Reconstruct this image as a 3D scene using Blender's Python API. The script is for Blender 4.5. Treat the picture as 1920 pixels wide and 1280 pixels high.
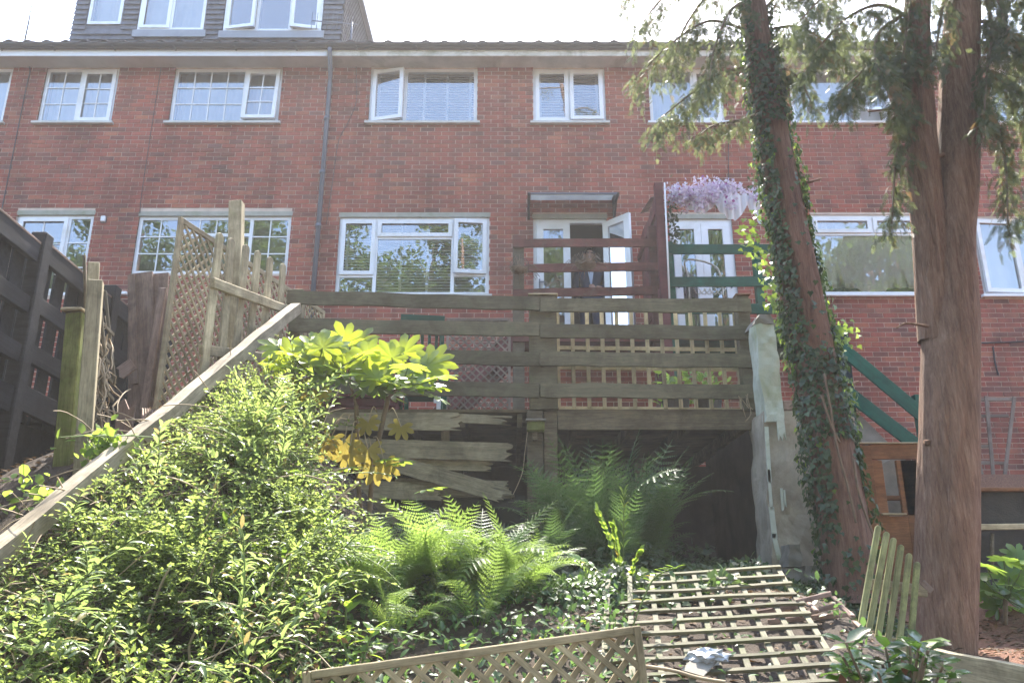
import bpy, bmesh, math, random
import numpy as np
from mathutils import Vector, Matrix, Quaternion, noise as mnoise
random.seed(7); RNG = np.random.default_rng(11)
R = math.radians
for o in list(bpy.data.objects): bpy.data.objects.remove(o)
SC = bpy.context.scene
COL = SC.collection

# ------------------------------------------------------------------ camera
FPX, PITCH, CZ = 1550.0, R(17.5), 1.6
cam_d = bpy.data.cameras.new('camera'); cam = bpy.data.objects.new('camera', cam_d); COL.objects.link(cam)
cam_d.sensor_width = 36.0; cam_d.lens = 36.0 * FPX / 1920.0; cam_d.clip_start = 0.05; cam_d.clip_end = 500
cam.location = (0, 0, CZ); cam.rotation_euler = (R(90) + PITCH, 0, 0)
SC.camera = cam

# ------------------------------------------------------------------ sky, sun, exposure
SUN_EL, SUN_AZ = R(55), R(4)
w = bpy.data.worlds.new('World'); SC.world = w; w.use_nodes = True
wn = w.node_tree; bg = wn.nodes['Background']
sky = wn.nodes.new('ShaderNodeTexSky'); sky.sky_type = 'NISHITA'; sky.sun_disc = False
sky.sun_elevation = SUN_EL; sky.sun_rotation = SUN_AZ; sky.dust_density = 1.6; sky.air_density = 1.0; sky.altitude = 60
wn.links.new(sky.outputs[0], bg.inputs[0]); bg.inputs[1].default_value = 0.15
sun_d = bpy.data.lights.new('sun', 'SUN'); sun = bpy.data.objects.new('sun', sun_d); COL.objects.link(sun)
sun_d.energy = 3.1; sun_d.angle = R(0.6); sun_d.color = (1.0, 0.95, 0.86)
SDIR = Vector((math.sin(SUN_AZ) * math.cos(SUN_EL), math.cos(SUN_AZ) * math.cos(SUN_EL), math.sin(SUN_EL)))
sun.rotation_mode = 'QUATERNION'; sun.rotation_quaternion = SDIR.to_track_quat('Z', 'Y'); sun.location = (4, 14, 25)
SC.view_settings.view_transform = 'Standard'; SC.view_settings.look = 'None'
SC.view_settings.exposure = 2.7; SC.view_settings.gamma = 1.0; SC.view_settings.use_curve_mapping = False
SC.view_settings.use_white_balance = True; SC.view_settings.white_balance_temperature = 6600
SC.render.engine = 'CYCLES'
cy = SC.cycles
cy.use_denoising = True; cy.adaptive_threshold = .006; cy.max_bounces = 8; cy.diffuse_bounces = 4; cy.glossy_bounces = 3; cy.transmission_bounces = 4
cy.transparent_max_bounces = 12; cy.volume_bounces = 0; cy.caustics_reflective = False; cy.caustics_refractive = False
cy.sample_clamp_indirect = 6.0

# ------------------------------------------------------------------ helpers
cp, sp = math.cos(PITCH), math.sin(PITCH)
def P(px, py, Y):
    """point at distance Y (metres in front of the camera) seen at photo position px, py"""
    u = (640 - py) / FPX; x = (px - 960) / FPX
    d = Vector((x, cp - u * sp, sp + u * cp)); t = Y / d.y
    return Vector((x * t, Y, CZ + d.z * t))

def proj(p):
    x, y, z = p[0], p[1], p[2] - CZ; d = y * cp + z * sp
    return 960 + FPX * x / d, 640 - FPX * (z * cp - y * sp) / d
WM = {}
def put(o, M=None, parent=None):
    COL.objects.link(o)
    M = M or Matrix.Identity(4)
    WM[o.name] = M.copy()
    if parent is not None:
        o.parent = parent; o.matrix_parent_inverse = WM[parent.name].inverted()
    o.matrix_basis = M
    return o
def tag(o, label, cat, group=None, kind=None):
    if label: o['label'] = label
    if cat: o['category'] = cat
    if group: o['group'] = group
    if kind: o['kind'] = kind
    return o
def thing(name, loc, label, cat, group=None):
    o = bpy.data.objects.new(name, None); o.empty_display_size = 0.1
    put(o, Matrix.Translation(Vector(loc)))
    return tag(o, label, cat, group)
def mesh(name, verts, faces, mat, parent=None, M=None, smooth=False):
    me = bpy.data.meshes.new(name); me.from_pydata([tuple(v) for v in verts], [], faces); me.update()
    if mat is not None: me.materials.append(mat)
    if smooth: me.polygons.foreach_set('use_smooth', [True] * len(me.polygons))
    o = bpy.data.objects.new(name, me)
    return put(o, M, parent)
def share(name, me, M, parent):
    return put(bpy.data.objects.new(name, me), M, parent)
BOXF = [(0, 3, 2, 1), (4, 5, 6, 7), (0, 1, 5, 4), (1, 2, 6, 5), (2, 3, 7, 6), (3, 0, 4, 7)]
def boxv(x0, x1, y0, y1, z0, z1):
    return [(x0, y0, z0), (x1, y0, z0), (x1, y1, z0), (x0, y1, z0), (x0, y0, z1), (x1, y0, z1), (x1, y1, z1), (x0, y1, z1)]
def boxes(name, lst, mat, parent=None, M=None):
    """several boxes that belong to one rigid piece; coordinates relative to M"""
    V, F = [], []
    for b in lst:
        k = len(V); V += boxv(*b); F += [tuple(i + k for i in f) for f in BOXF]
    return mesh(name, V, F, mat, parent, M)
def box(name, x0, x1, y0, y1, z0, z1, mat, parent=None, bevel=0.0):
    c = Vector(((x0 + x1) / 2, (y0 + y1) / 2, (z0 + z1) / 2)); h = ((x1 - x0) / 2, (y1 - y0) / 2, (z1 - z0) / 2)
    o = mesh(name, boxv(-h[0], h[0], -h[1], h[1], -h[2], h[2]), BOXF, mat, parent, Matrix.Translation(c))
    if bevel: bev(o, bevel)
    return o
def bev(o, d, seg=1):
    bm = bmesh.new(); bm.from_mesh(o.data)
    bmesh.ops.bevel(bm, geom=bm.edges[:], offset=d, segments=seg, affect='EDGES'); bm.to_mesh(o.data); bm.free()
def frame_of(a, b, up):
    a, b = Vector(a), Vector(b); x = (b - a).normalized(); z = Vector(up); z = (z - x * z.dot(x))
    if z.length < 1e-4: z = Vector((0, 1, 0)) - x * x.y
    z.normalize(); y = z.cross(x)
    M = Matrix((x, y, z)).transposed().to_4x4(); M.translation = (a + b) / 2
    return M, (b - a).length
def plank(name, a, b, wd, th, mat, parent=None, up=(0, 0, 1), bevel=0.004, warp=0.0, n=1):
    """board from a to b: wd along 'up', th across"""
    M, L = frame_of(a, b, up)
    if warp <= 0:
        o = mesh(name, boxv(-L / 2, L / 2, -th / 2, th / 2, -wd / 2, wd / 2), BOXF, mat, parent, M)
        if bevel: bev(o, min(bevel, th * .3))
        return o
    V, F = [], []; n = max(n, 3); ph = random.random() * 50
    for i in range(n + 1):
        x = -L / 2 + L * i / n
        dz = warp * mnoise.noise((x * 2.3 + ph, 0, 0)); dy = warp * .7 * mnoise.noise((x * 1.9 + ph, 7, 0)); e = 1 + .09 * mnoise.noise((x * 6 + ph, 3, 1))
        for (sy, sz) in ((-1, -1), (1, -1), (1, 1), (-1, 1)): V.append((x, sy * th / 2 + dy, sz * wd / 2 * e + dz))
    for i in range(n):
        k = 4 * i
        for q in range(4): F.append((k + q, k + (q + 1) % 4, k + 4 + (q + 1) % 4, k + 4 + q)[::-1])
    F.append((0, 1, 2, 3)); F.append((4 * n + 3, 4 * n + 2, 4 * n + 1, 4 * n))
    return mesh(name, V, F, mat, parent, M)
def ragged(name, a, b, wd, th, mat, parent, depth=.12, both=False, up=(0, 0, 1), teeth=11):
    """a snapped, rotten board: the far end (b) is torn"""
    M, L = frame_of(a, b, up); top = []; rnd = random.Random(sum(map(ord, name)) + int(L * 999) + int(b[2] * 997))
    n = 14
    pts = [(-L / 2 + (L - depth) * i / n, wd / 2 * (1 + .06 * mnoise.noise((i * .7, L, 3)))) for i in range(n + 1)]
    end = []
    for i in range(teeth):
        t = i / (teeth - 1)
        end.append((L / 2 - depth * (rnd.random() ** 1.3) * (1.0 if i % 2 else .35), wd / 2 - wd * t))
    bot = [(-L / 2 + (L - depth) * i / n, -wd / 2 * (1 + .07 * mnoise.noise((i * .6, L, 9)))) for i in range(n, -1, -1)]
    ring = pts + end + bot
    m = len(ring); V = [(x, -th / 2, z) for x, z in ring] + [(x, th / 2, z) for x, z in ring]
    F = [tuple(range(m)), tuple(range(2 * m - 1, m - 1, -1))] + [(i, i + m, (i + 1) % m + m, (i + 1) % m) for i in range(m)]
    return mesh(name, V, F, mat, parent, M)
def tube_data(pts, radii, sides=8, wob=0.0, cap=True):
    pts = [Vector(p) for p in pts]; V, F = [], []; n = len(pts)
    ref = Vector((0.31, 0.2, 0.93))
    for i, p in enumerate(pts):
        t = (pts[min(i + 1, n - 1)] - pts[max(i - 1, 0)]).normalized()
        u = t.cross(ref)
        if u.length < .05: u = t.cross(Vector((1, 0, 0)))
        u.normalize(); v = t.cross(u)
        r = radii[i] if hasattr(radii, '__len__') else radii
        for k in range(sides):
            a = 2 * math.pi * k / sides; q = p + (u * math.cos(a) + v * math.sin(a)) * r
            if wob: q += (q - p) * wob * mnoise.noise(q * 3.0) * 2
            V.append(q)
    for i in range(n - 1):
        for k in range(sides):
            F.append((i * sides + k, i * sides + (k + 1) % sides, (i + 1) * sides + (k + 1) % sides, (i + 1) * sides + k))
    if cap:
        F.append(tuple(range(sides))[::-1]); F.append(tuple((n - 1) * sides + k for k in range(sides)))
    return V, F
def trunk(name, pts, radii, mat, parent, sides=44, ridge=.05, flare=.25, seed=0):
    pts = [Vector(p) for p in pts]; V, F = [], []; n = len(pts)
    for i, p in enumerate(pts):
        t = (pts[min(i + 1, n - 1)] - pts[max(i - 1, 0)]).normalized(); u = t.cross(Vector((0, 1, 0))); u.normalize(); v = t.cross(u); r = radii[i] * (1 + flare * max(0, 1 - i / 5) ** 2)
        for k in range(sides):
            a = 2 * math.pi * k / sides; ca, sa = math.cos(a), math.sin(a); z = p.z
            e = 1 + ridge * (mnoise.noise((ca * 5 + seed, sa * 5, z * 1.1)) + .8 * mnoise.noise((ca * 12 + seed, sa * 12, z * 1.8)) + .5 * mnoise.noise((ca * 25, sa * 25 + seed, z * 3.5))) + .07 * mnoise.noise((ca * 1.5, sa * 1.5 + seed, z * .9))
            V.append(p + (u * ca + v * sa) * r * e)
    for i in range(n - 1):
        for k in range(sides): F.append((i * sides + k, i * sides + (k + 1) % sides, (i + 1) * sides + (k + 1) % sides, (i + 1) * sides + k))
    return mesh(name, V, F, mat, parent, smooth=True)
def tube(name, pts, radii, mat, parent=None, sides=8, wob=0.0, smooth=True):
    c = Vector(pts[0]); V, F = tube_data(pts, radii, sides, wob)
    return mesh(name, [v - c for v in V], F, mat, parent, Matrix.Translation(c), smooth)
def curve(pts, n):
    """Catmull-Rom through pts, n samples"""
    pts = [Vector(p) for p in pts]; out = []; m = len(pts) - 1
    for i in range(n):
        s = i / (n - 1) * m; k = min(int(s), m - 1); t = s - k
        p0, p1, p2, p3 = pts[max(k - 1, 0)], pts[k], pts[k + 1], pts[min(k + 2, m)]
        out.append(.5 * ((2 * p1) + (p2 - p0) * t + (2 * p0 - 5 * p1 + 4 * p2 - p3) * t * t + (3 * p1 - p0 - 3 * p2 + p3) * t ** 3))
    return out
def tubes(name, lst, mat, parent=None, sides=5):
    V, F = [], []
    for pts, rad in lst:
        v, f = tube_data(pts, rad, sides, cap=False); k = len(V); V += v; F += [tuple(i + k for i in q) for q in f]
    return mesh(name, V, F, mat, parent, smooth=True)
def scatter(name, templ, pos, dirs, nrm, scale, mat, parent=None, kind=None, wscale=None):
    """many copies of a small leaf template (verts x along, y across, z up) as one mesh, with a per-leaf random value"""
    tv, tf = templ; tv = np.asarray(tv, float); N = len(pos); K = len(tv)
    pos, d, n = np.asarray(pos, float), np.asarray(dirs, float), np.asarray(nrm, float)
    d /= np.linalg.norm(d, axis=1)[:, None] + 1e-9
    y = np.cross(n, d); y /= np.linalg.norm(y, axis=1)[:, None] + 1e-9
    z = np.cross(d, y); s = np.broadcast_to(np.asarray(scale, float), (N,))
    ws = s if wscale is None else s * wscale
    V = pos[:, None, :] + (tv[None, :, 0:1] * d[:, None, :]) * s[:, None, None] + (tv[None, :, 1:2] * y[:, None, :]) * ws[:, None, None] + (tv[None, :, 2:3] * z[:, None, :]) * s[:, None, None]
    sizes = np.array([len(f) for f in tf]); flat = np.concatenate([np.array(f) for f in tf])
    me = bpy.data.meshes.new(name); me.vertices.add(N * K); me.vertices.foreach_set('co', V.reshape(-1).astype(np.float32))
    li = (flat[None, :] + (np.arange(N) * K)[:, None]).reshape(-1)
    me.loops.add(len(li)); me.loops.foreach_set('vertex_index', li.astype(np.int32))
    ps = np.tile(sizes, N); st = np.concatenate([[0], np.cumsum(ps)[:-1]])
    me.polygons.add(len(ps)); me.polygons.foreach_set('loop_start', st.astype(np.int32))
    me.update(calc_edges=True)
    at = me.attributes.new('rnd', 'FLOAT', 'POINT'); at.data.foreach_set('value', np.repeat(RNG.random(N), K).astype(np.float32))
    me.materials.append(mat)
    o = put(bpy.data.objects.new(name, me), None, parent)
    if kind: o['kind'] = kind
    return o
def rdir(n, up=0.0):
    v = RNG.normal(size=(n, 3)); v[:, 2] += up; return v / np.linalg.norm(v, axis=1)[:, None]

# ------------------------------------------------------------------ leaf templates
T_OVAL = ([(0, 0, 0), (.35, .26, .05), (.35, 0, 0), (.35, -.26, .05), (.75, .2, .03), (.75, 0, -.03), (.75, -.2, .03), (1, 0, -.1)],
          [(0, 2, 1), (0, 3, 2), (1, 2, 5, 4), (2, 3, 6, 5), (4, 5, 7), (5, 6, 7)])
T_SMALL = ([(0, 0, 0), (.5, .27, .06), (1, 0, -.06), (.5, -.27, .06)], [(0, 2, 1), (0, 3, 2)])
T_IVY = ([(0, 0, 0), (-.1, .3, .03), (.25, .52, 0), (.45, .28, .04), (1, 0, -.08), (.45, -.28, .04), (.25, -.52, 0), (-.1, -.3, .03)],
         [(0, 2, 1), (0, 3, 2), (0, 4, 3), (0, 5, 4), (0, 6, 5), (0, 7, 6)])
def t_spray():
    V, F = [], []
    def blade(x, y, dx, dy, wd, l):
        k = len(V); nx, ny = -dy, dx
        V.extend([(x, y, 0), (x + dx * l * .45 + nx * wd, y + dy * l * .45 + ny * wd, -.02), (x + dx * l, y + dy * l, -.05), (x + dx * l * .45 - nx * wd, y + dy * l * .45 - ny * wd, -.02)])
        F.append((k, k + 3, k + 2, k + 1))
    blade(0, 0, 1, 0, .03, 1)
    for i in range(5):
        x = .1 + i * .16; l = .42 * (1 - i * .13); a = R(38)
        blade(x, 0, math.cos(a), math.sin(a), .035, l); blade(x + .06, 0, math.cos(a), -math.sin(a), .035, l)
    return V, F
T_SPRAY = t_spray()
def t_pinna(nl=7):
    """one side leaflet of a fern frond with toothed edges"""
    V = [(0, 0, 0)]; F = []
    up, dn = [], []
    for i in range(nl):
        x0 = i / nl; wd = .15 * (1 - x0 ** 1.6) + .015
        for lst, s in ((up, 1), (dn, -1)):
            lst.append((x0 + .02, s * .03, 0)); lst.append((x0 + .6 / nl, s * wd, .01))
    ring = up + [(1, 0, -.04)] + dn[::-1]
    V += ring; m = len(ring); mid = []
    V2 = list(ring); 
    # fan strips from a straight midrib
    V, F = [], []
    for i in range(nl):
        x0, x1 = i / nl, (i + 1) / nl; wd = .105 * (1 - x0 ** 1.5) + .016
        for s in (1, -1):
            k = len(V); V.extend([(x0, 0, 0), (x0 + .75 / nl, s * wd, .015), (x1, s * .02, 0)])
            F.append((k, k + 2, k + 1) if s > 0 else (k, k + 1, k + 2))
    return V, F
T_PINNA = t_pinna()
def fatsia_leaf(lobes=8, seed=0):
    rnd = random.Random(seed); V = [(0, 0, 0)]; F = []
    A = [R(-125 + 250 * i / (lobes - 1)) for i in range(lobes)]; ids = []
    half = R(125) / (lobes - 1)
    def pt(a, r, wz): return (r * math.cos(a), r * math.sin(a), wz)
    V.append(pt(A[0] - half, .16, -.01))
    for i, a in enumerate(A):
        l = (.72 + .28 * math.cos(a * .62)) * rnd.uniform(.9, 1.06); dr = -.16 * l * l * rnd.uniform(.6, 1.4); tw = rnd.uniform(-.03, .03)
        k = len(V)
        V += [pt(a - half * .86, l * .62, .02 + dr * .3 + tw), pt(a - half * .58, l * .84, dr * .6), pt(a, l, dr), pt(a + half * .58, l * .84, dr * .6), pt(a + half * .86, l * .62, .02 + dr * .3 - tw),
              pt(a + half, .46 if i < lobes - 1 else .16, .015), pt(a, l * .45, -.012), pt(a, l * .8, dr * .6 - .012)]
        pv = k - 1 if i == 0 else ids[-1]
        F += [(0, k + 6, k, pv), (0, k + 5, k + 4, k + 6), (k + 6, k + 7, k + 1, k), (k + 6, k + 4, k + 3, k + 7), (k + 7, k + 2, k + 1), (k + 7, k + 3, k + 2)]
        ids.append(k + 5)
    return V, F

# ------------------------------------------------------------------ materials
def nt(name):
    m = bpy.data.materials.new(name); m.use_nodes = True; t = m.node_tree; b = t.nodes['Principled BSDF']
    return m, t, b
def N(t, typ, **kw):
    n = t.nodes.new(typ)
    for k, v in kw.items(): setattr(n, k, v)
    return n
def ramp(t, fac, stops):
    r = N(t, 'ShaderNodeValToRGB'); e = r.color_ramp.elements
    while len(e) < len(stops): e.new(0.5)
    for i, (p, c) in enumerate(stops): e[i].position = p; e[i].color = (*c, 1)
    t.links.new(fac, r.inputs[0]); return r
def mixc(t, fac, a, b, mode='MIX'):
    n = N(t, 'ShaderNodeMix', data_type='RGBA', blend_type=mode)
    for s, v in ((0, fac), (6, a), (7, b)):
        if hasattr(v, 'links'): t.links.new(v, n.inputs[s])
        elif s == 0: n.inputs[s].default_value = v
        else: n.inputs[s].default_value = (*v, 1)
    return n.outputs[2]
def noise(t, vec, scale, detail=4, rough=.6, dist=0):
    n = N(t, 'ShaderNodeTexNoise'); n.inputs['Scale'].default_value = scale; n.inputs['Detail'].default_value = detail
    n.inputs['Roughness'].default_value = rough; n.inputs['Distortion'].default_value = dist
    if vec is not None: t.links.new(vec, n.inputs['Vector'])
    return n
def bump(t, h, b, strength=.3, dist=.01):
    n = N(t, 'ShaderNodeBump'); n.inputs['Strength'].default_value = strength; n.inputs['Distance'].default_value = dist
    t.links.new(h, n.inputs['Height']); t.links.new(n.outputs[0], b.inputs['Normal'])
def plain(name, c, rough=.6, var=.12, scale=6, spec=.4, dirt=None, bmp=.15):
    m, t, b = nt(name); g = N(t, 'ShaderNodeNewGeometry')
    n = noise(t, g.outputs['Position'], scale, 5)
    lo = tuple(v * (1 - var) for v in c); hi = tuple(min(1, v * (1 + var)) for v in c)
    r = ramp(t, n.outputs[0], [(.3, lo), (.7, hi)]); out = r.outputs[0]
    if dirt:
        n2 = noise(t, g.outputs['Position'], scale * .35, 6, .7, .6); r2 = ramp(t, n2.outputs[0], [(.48, (0, 0, 0)), (.66, (1, 1, 1))])
        out = mixc(t, r2.outputs[0], out, dirt)
    t.links.new(out, b.inputs['Base Color']); b.inputs['Roughness'].default_value = rough; b.inputs['Specular IOR Level'].default_value = spec
    if bmp: n3 = noise(t, g.outputs['Position'], scale * 14, 4); bump(t, n3.outputs[0], b, bmp, .004)
    return m
def wood(name, c1, c2, moss=None, rough=.8, grain=30, mossy=.5, grey=None):
    m, t, b = nt(name); tc = N(t, 'ShaderNodeTexCoord'); oi = N(t, 'ShaderNodeObjectInfo'); geo = N(t, 'ShaderNodeNewGeometry')
    ad = N(t, 'ShaderNodeVectorMath', operation='ADD'); t.links.new(tc.outputs['Object'], ad.inputs[0])
    sc = N(t, 'ShaderNodeVectorMath', operation='SCALE'); cx = N(t, 'ShaderNodeCombineXYZ')
    for i in range(3): t.links.new(oi.outputs['Random'], cx.inputs[i])
    t.links.new(cx.outputs[0], sc.inputs[0]); sc.inputs['Scale'].default_value = 37; t.links.new(sc.outputs[0], ad.inputs[1])
    mp = N(t, 'ShaderNodeMapping'); mp.inputs['Scale'].default_value = (.07, 1, 1); t.links.new(ad.outputs[0], mp.inputs['Vector'])
    n = noise(t, mp.outputs[0], grain, 6, .65, .4); r = ramp(t, n.outputs[0], [(.28, c1), (.72, c2)]); out = r.outputs[0]
    fine = noise(t, mp.outputs[0], grain * 6, 3, .6); fr = ramp(t, fine.outputs[0], [(.35, (.62, .62, .62)), (.55, (1, 1, 1))])
    out = mixc(t, .75, out, fr.outputs[0], 'MULTIPLY')
    sn = noise(t, geo.outputs['Position'], 3.3, 5, .7, .4); sr = ramp(t, sn.outputs[0], [(.34, (.55, .54, .52)), (.6, (1.08, 1.08, 1.08))]); out = mixc(t, 1, out, sr.outputs[0], 'MULTIPLY')
    tone = N(t, 'ShaderNodeMapRange'); tone.inputs['To Min'].default_value = .75; tone.inputs['To Max'].default_value = 1.2; t.links.new(oi.outputs['Random'], tone.inputs[0])
    hv = N(t, 'ShaderNodeHueSaturation'); t.links.new(tone.outputs[0], hv.inputs['Value']); t.links.new(out, hv.inputs['Color']); out = hv.outputs[0]
    if moss:
        n2 = noise(t, geo.outputs['Position'], 5, 6, .75, .5); r2 = ramp(t, n2.outputs[0], [(mossy, (0, 0, 0)), (mossy + .2, (1, 1, 1))])
        out = mixc(t, r2.outputs[0], out, moss)
    t.links.new(out, b.inputs['Base Color']); b.inputs['Roughness'].default_value = rough; b.inputs['Specular IOR Level'].default_value = .25
    bump(t, n.outputs[0], b, .45, .006)
    return m
def leafm(name, dark, light, trans, rough=.45, tmix=.45, odd=None, spec=.4):
    m, t, b = nt(name); a = N(t, 'ShaderNodeAttribute', attribute_name='rnd'); oi = N(t, 'ShaderNodeObjectInfo')
    ad = N(t, 'ShaderNodeMath', operation='ADD'); t.links.new(a.outputs['Fac'], ad.inputs[0]); t.links.new(oi.outputs['Random'], ad.inputs[1])
    fr = N(t, 'ShaderNodeMath', operation='FRACT'); t.links.new(ad.outputs[0], fr.inputs[0])
    st = [(0, dark), (.9 if odd else 1, light)]
    if odd: st += [(.96, odd), (1, odd)]
    r = ramp(t, fr.outputs[0], st)
    geo = N(t, 'ShaderNodeNewGeometry'); n = noise(t, geo.outputs['Position'], 2.2, 3); nr = ramp(t, n.outputs[0], [(.3, (.7, .72, .7)), (.7, (1.15, 1.15, 1.05))])
    col = mixc(t, 1.0, r.outputs[0], nr.outputs[0], 'MULTIPLY')
    t.links.new(col, b.inputs['Base Color']); b.inputs['Roughness'].default_value = rough; b.inputs['Specular IOR Level'].default_value = spec
    tr = N(t, 'ShaderNodeBsdfTranslucent'); tc = mixc(t, 1.0, nr.outputs[0], trans, 'MULTIPLY')
    if odd:
        om = ramp(t, fr.outputs[0], [(.9, (0, 0, 0)), (.96, (1, 1, 1))]); tc = mixc(t, om.outputs[0], tc, odd)
    t.links.new(tc, tr.inputs[0])
    mx = N(t, 'ShaderNodeMixShader'); mx.inputs[0].default_value = tmix
    t.links.new(b.outputs[0], mx.inputs[1]); t.links.new(tr.outputs[0], mx.inputs[2]); t.links.new(mx.outputs[0], t.nodes['Material Output'].inputs[0])
    return m
def m_brick():
    m, t, b = nt('brick_clay'); g = N(t, 'ShaderNodeNewGeometry'); s = N(t, 'ShaderNodeSeparateXYZ'); t.links.new(g.outputs['Position'], s.inputs[0])
    def mth(op, a, v=None, v2=None):
        n = N(t, 'ShaderNodeMath', operation=op)
        t.links.new(a, n.inputs[0])
        if v is not None:
            if hasattr(v, 'links'): t.links.new(v, n.inputs[1])
            else: n.inputs[1].default_value = v
        return n.outputs[0]
    row = mth('FLOOR', mth('DIVIDE', s.outputs[2], .075)); off = mth('MULTIPLY', mth('MODULO', row, 2.0), .1125)
    colm = mth('FLOOR', mth('DIVIDE', mth('ADD', s.outputs[0], off), .225))
    cb = N(t, 'ShaderNodeCombineXYZ'); t.links.new(row, cb.inputs[0]); t.links.new(colm, cb.inputs[1])
    wn_ = N(t, 'ShaderNodeTexWhiteNoise', noise_dimensions='3D'); t.links.new(cb.outputs[0], wn_.inputs['Vector'])
    r = ramp(t, wn_.outputs['Value'], [(0, (.19, .078, .064)), (.12, (.25, .085, .062)), (.5, (.32, .086, .062)), (.8, (.37, .106, .072)), (.93, (.41, .15, .09)), (1, (.23, .10, .085))])
    n = noise(t, g.outputs['Position'], 45, 5, .7); nr = ramp(t, n.outputs[0], [(.3, (.72, .72, .74)), (.7, (1.2, 1.18, 1.15))])
    c = mixc(t, 1, r.outputs[0], nr.outputs[0], 'MULTIPLY')
    n2 = noise(t, g.outputs['Position'], .9, 5, .6); r2 = ramp(t, n2.outputs[0], [(.32, (.72, .72, .74)), (.68, (1.14, 1.1, 1.06))])
    c = mixc(t, 1, c, r2.outputs[0], 'MULTIPLY')
    mp = N(t, 'ShaderNodeMapping'); mp.inputs['Scale'].default_value = (2.6, 1, .22); t.links.new(g.outputs['Position'], mp.inputs['Vector'])
    n4 = noise(t, mp.outputs[0], 1.6, 5, .65); r4 = ramp(t, n4.outputs[0], [(.36, (.74, .74, .76)), (.56, (1.04, 1.04, 1.04))]); c = mixc(t, 1, c, r4.outputs[0], 'MULTIPLY')
    t.links.new(c, b.inputs['Base Color']); b.inputs['Roughness'].default_value = .88; b.inputs['Specular IOR Level'].default_value = .25
    bump(t, n.outputs[0], b, .5, .004); return m
def m_glass():
    m, t, b = nt('window_glass'); t.nodes.remove(b)
    fr = N(t, 'ShaderNodeFresnel'); fr.inputs[0].default_value = 1.52
    mr = N(t, 'ShaderNodeMapRange'); mr.inputs['To Min'].default_value = .19; mr.inputs['To Max'].default_value = 1.3; t.links.new(fr.outputs[0], mr.inputs[0])
    tr = N(t, 'ShaderNodeBsdfTransparent'); tr.inputs[0].default_value = (.96, .98, .98, 1)
    gl = N(t, 'ShaderNodeBsdfGlossy'); gl.inputs['Roughness'].default_value = .012; gl.inputs[0].default_value = (.95, .97, 1, 1)
    g = N(t, 'ShaderNodeNewGeometry'); n = noise(t, g.outputs['Position'], 1.6, 2); bp = N(t, 'ShaderNodeBump'); bp.inputs['Strength'].default_value = .05; bp.inputs['Distance'].default_value = .03
    t.links.new(n.outputs[0], bp.inputs['Height']); t.links.new(bp.outputs[0], gl.inputs['Normal'])
    mx = N(t, 'ShaderNodeMixShader'); t.links.new(mr.outputs[0], mx.inputs[0]); t.links.new(tr.outputs[0], mx.inputs[1]); t.links.new(gl.outputs[0], mx.inputs[2])
    t.links.new(mx.outputs[0], t.nodes['Material Output'].inputs[0]); return m
def m_lace():
    m, t, b = nt('lace'); g = N(t, 'ShaderNodeTexCoord'); v = N(t, 'ShaderNodeTexVoronoi'); v.inputs['Scale'].default_value = 75; t.links.new(g.outputs['Object'], v.inputs['Vector'])
    r = ramp(t, v.outputs['Distance'], [(.15, (.7, .7, .7)), (.55, (1, 1, 1))])
    b.inputs['Base Color'].default_value = (.93, .93, .94, 1); b.inputs['Roughness'].default_value = .9
    t.links.new(r.outputs[0], b.inputs['Alpha']); return m
def m_bark(name, c1, c2, c3):
    m, t, b = nt(name); g = N(t, 'ShaderNodeNewGeometry'); mp = N(t, 'ShaderNodeMapping'); mp.inputs['Scale'].default_value = (1, 1, .11); t.links.new(g.outputs['Position'], mp.inputs['Vector'])
    n = noise(t, mp.outputs[0], 48, 8, .75, .5); r = ramp(t, n.outputs[0], [(.3, c1), (.52, c2), (.72, c3)])
    n2 = noise(t, g.outputs['Position'], 2.5, 4); r2 = ramp(t, n2.outputs[0], [(.35, (.8, .8, .8)), (.7, (1.15, 1.12, 1.1))])
    c = mixc(t, 1, r.outputs[0], r2.outputs[0], 'MULTIPLY'); t.links.new(c, b.inputs['Base Color']); b.inputs['Roughness'].default_value = .9; b.inputs['Specular IOR Level'].default_value = .2
    bump(t, n.outputs[0], b, 1.0, .05); return m
def m_ground():
    m, t, b = nt('soil'); g = N(t, 'ShaderNodeNewGeometry'); s = N(t, 'ShaderNodeSeparateXYZ'); t.links.new(g.outputs['Position'], s.inputs[0])
    n = noise(t, g.outputs['Position'], 9, 8, .75); r = ramp(t, n.outputs[0], [(.3, (.03, .022, .016)), (.55, (.075, .052, .036)), (.75, (.15, .11, .08))])
    n2 = noise(t, g.outputs['Position'], 60, 5, .8, 1); r2 = ramp(t, n2.outputs[0], [(.3, (.09, .035, .02)), (.55, (.2, .09, .05)), (.75, (.34, .2, .13))])
    mr = N(t, 'ShaderNodeMapRange'); mr.inputs['From Min'].default_value = 2.1; mr.inputs['From Max'].default_value = 2.6; t.links.new(s.outputs[0], mr.inputs[0])
    c = mixc(t, mr.outputs[0], r.outputs[0], r2.outputs[0]); t.links.new(c, b.inputs['Base Color']); b.inputs['Roughness'].default_value = .95
    bump(t, n2.outputs[0], b, .8, .02); return m

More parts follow.
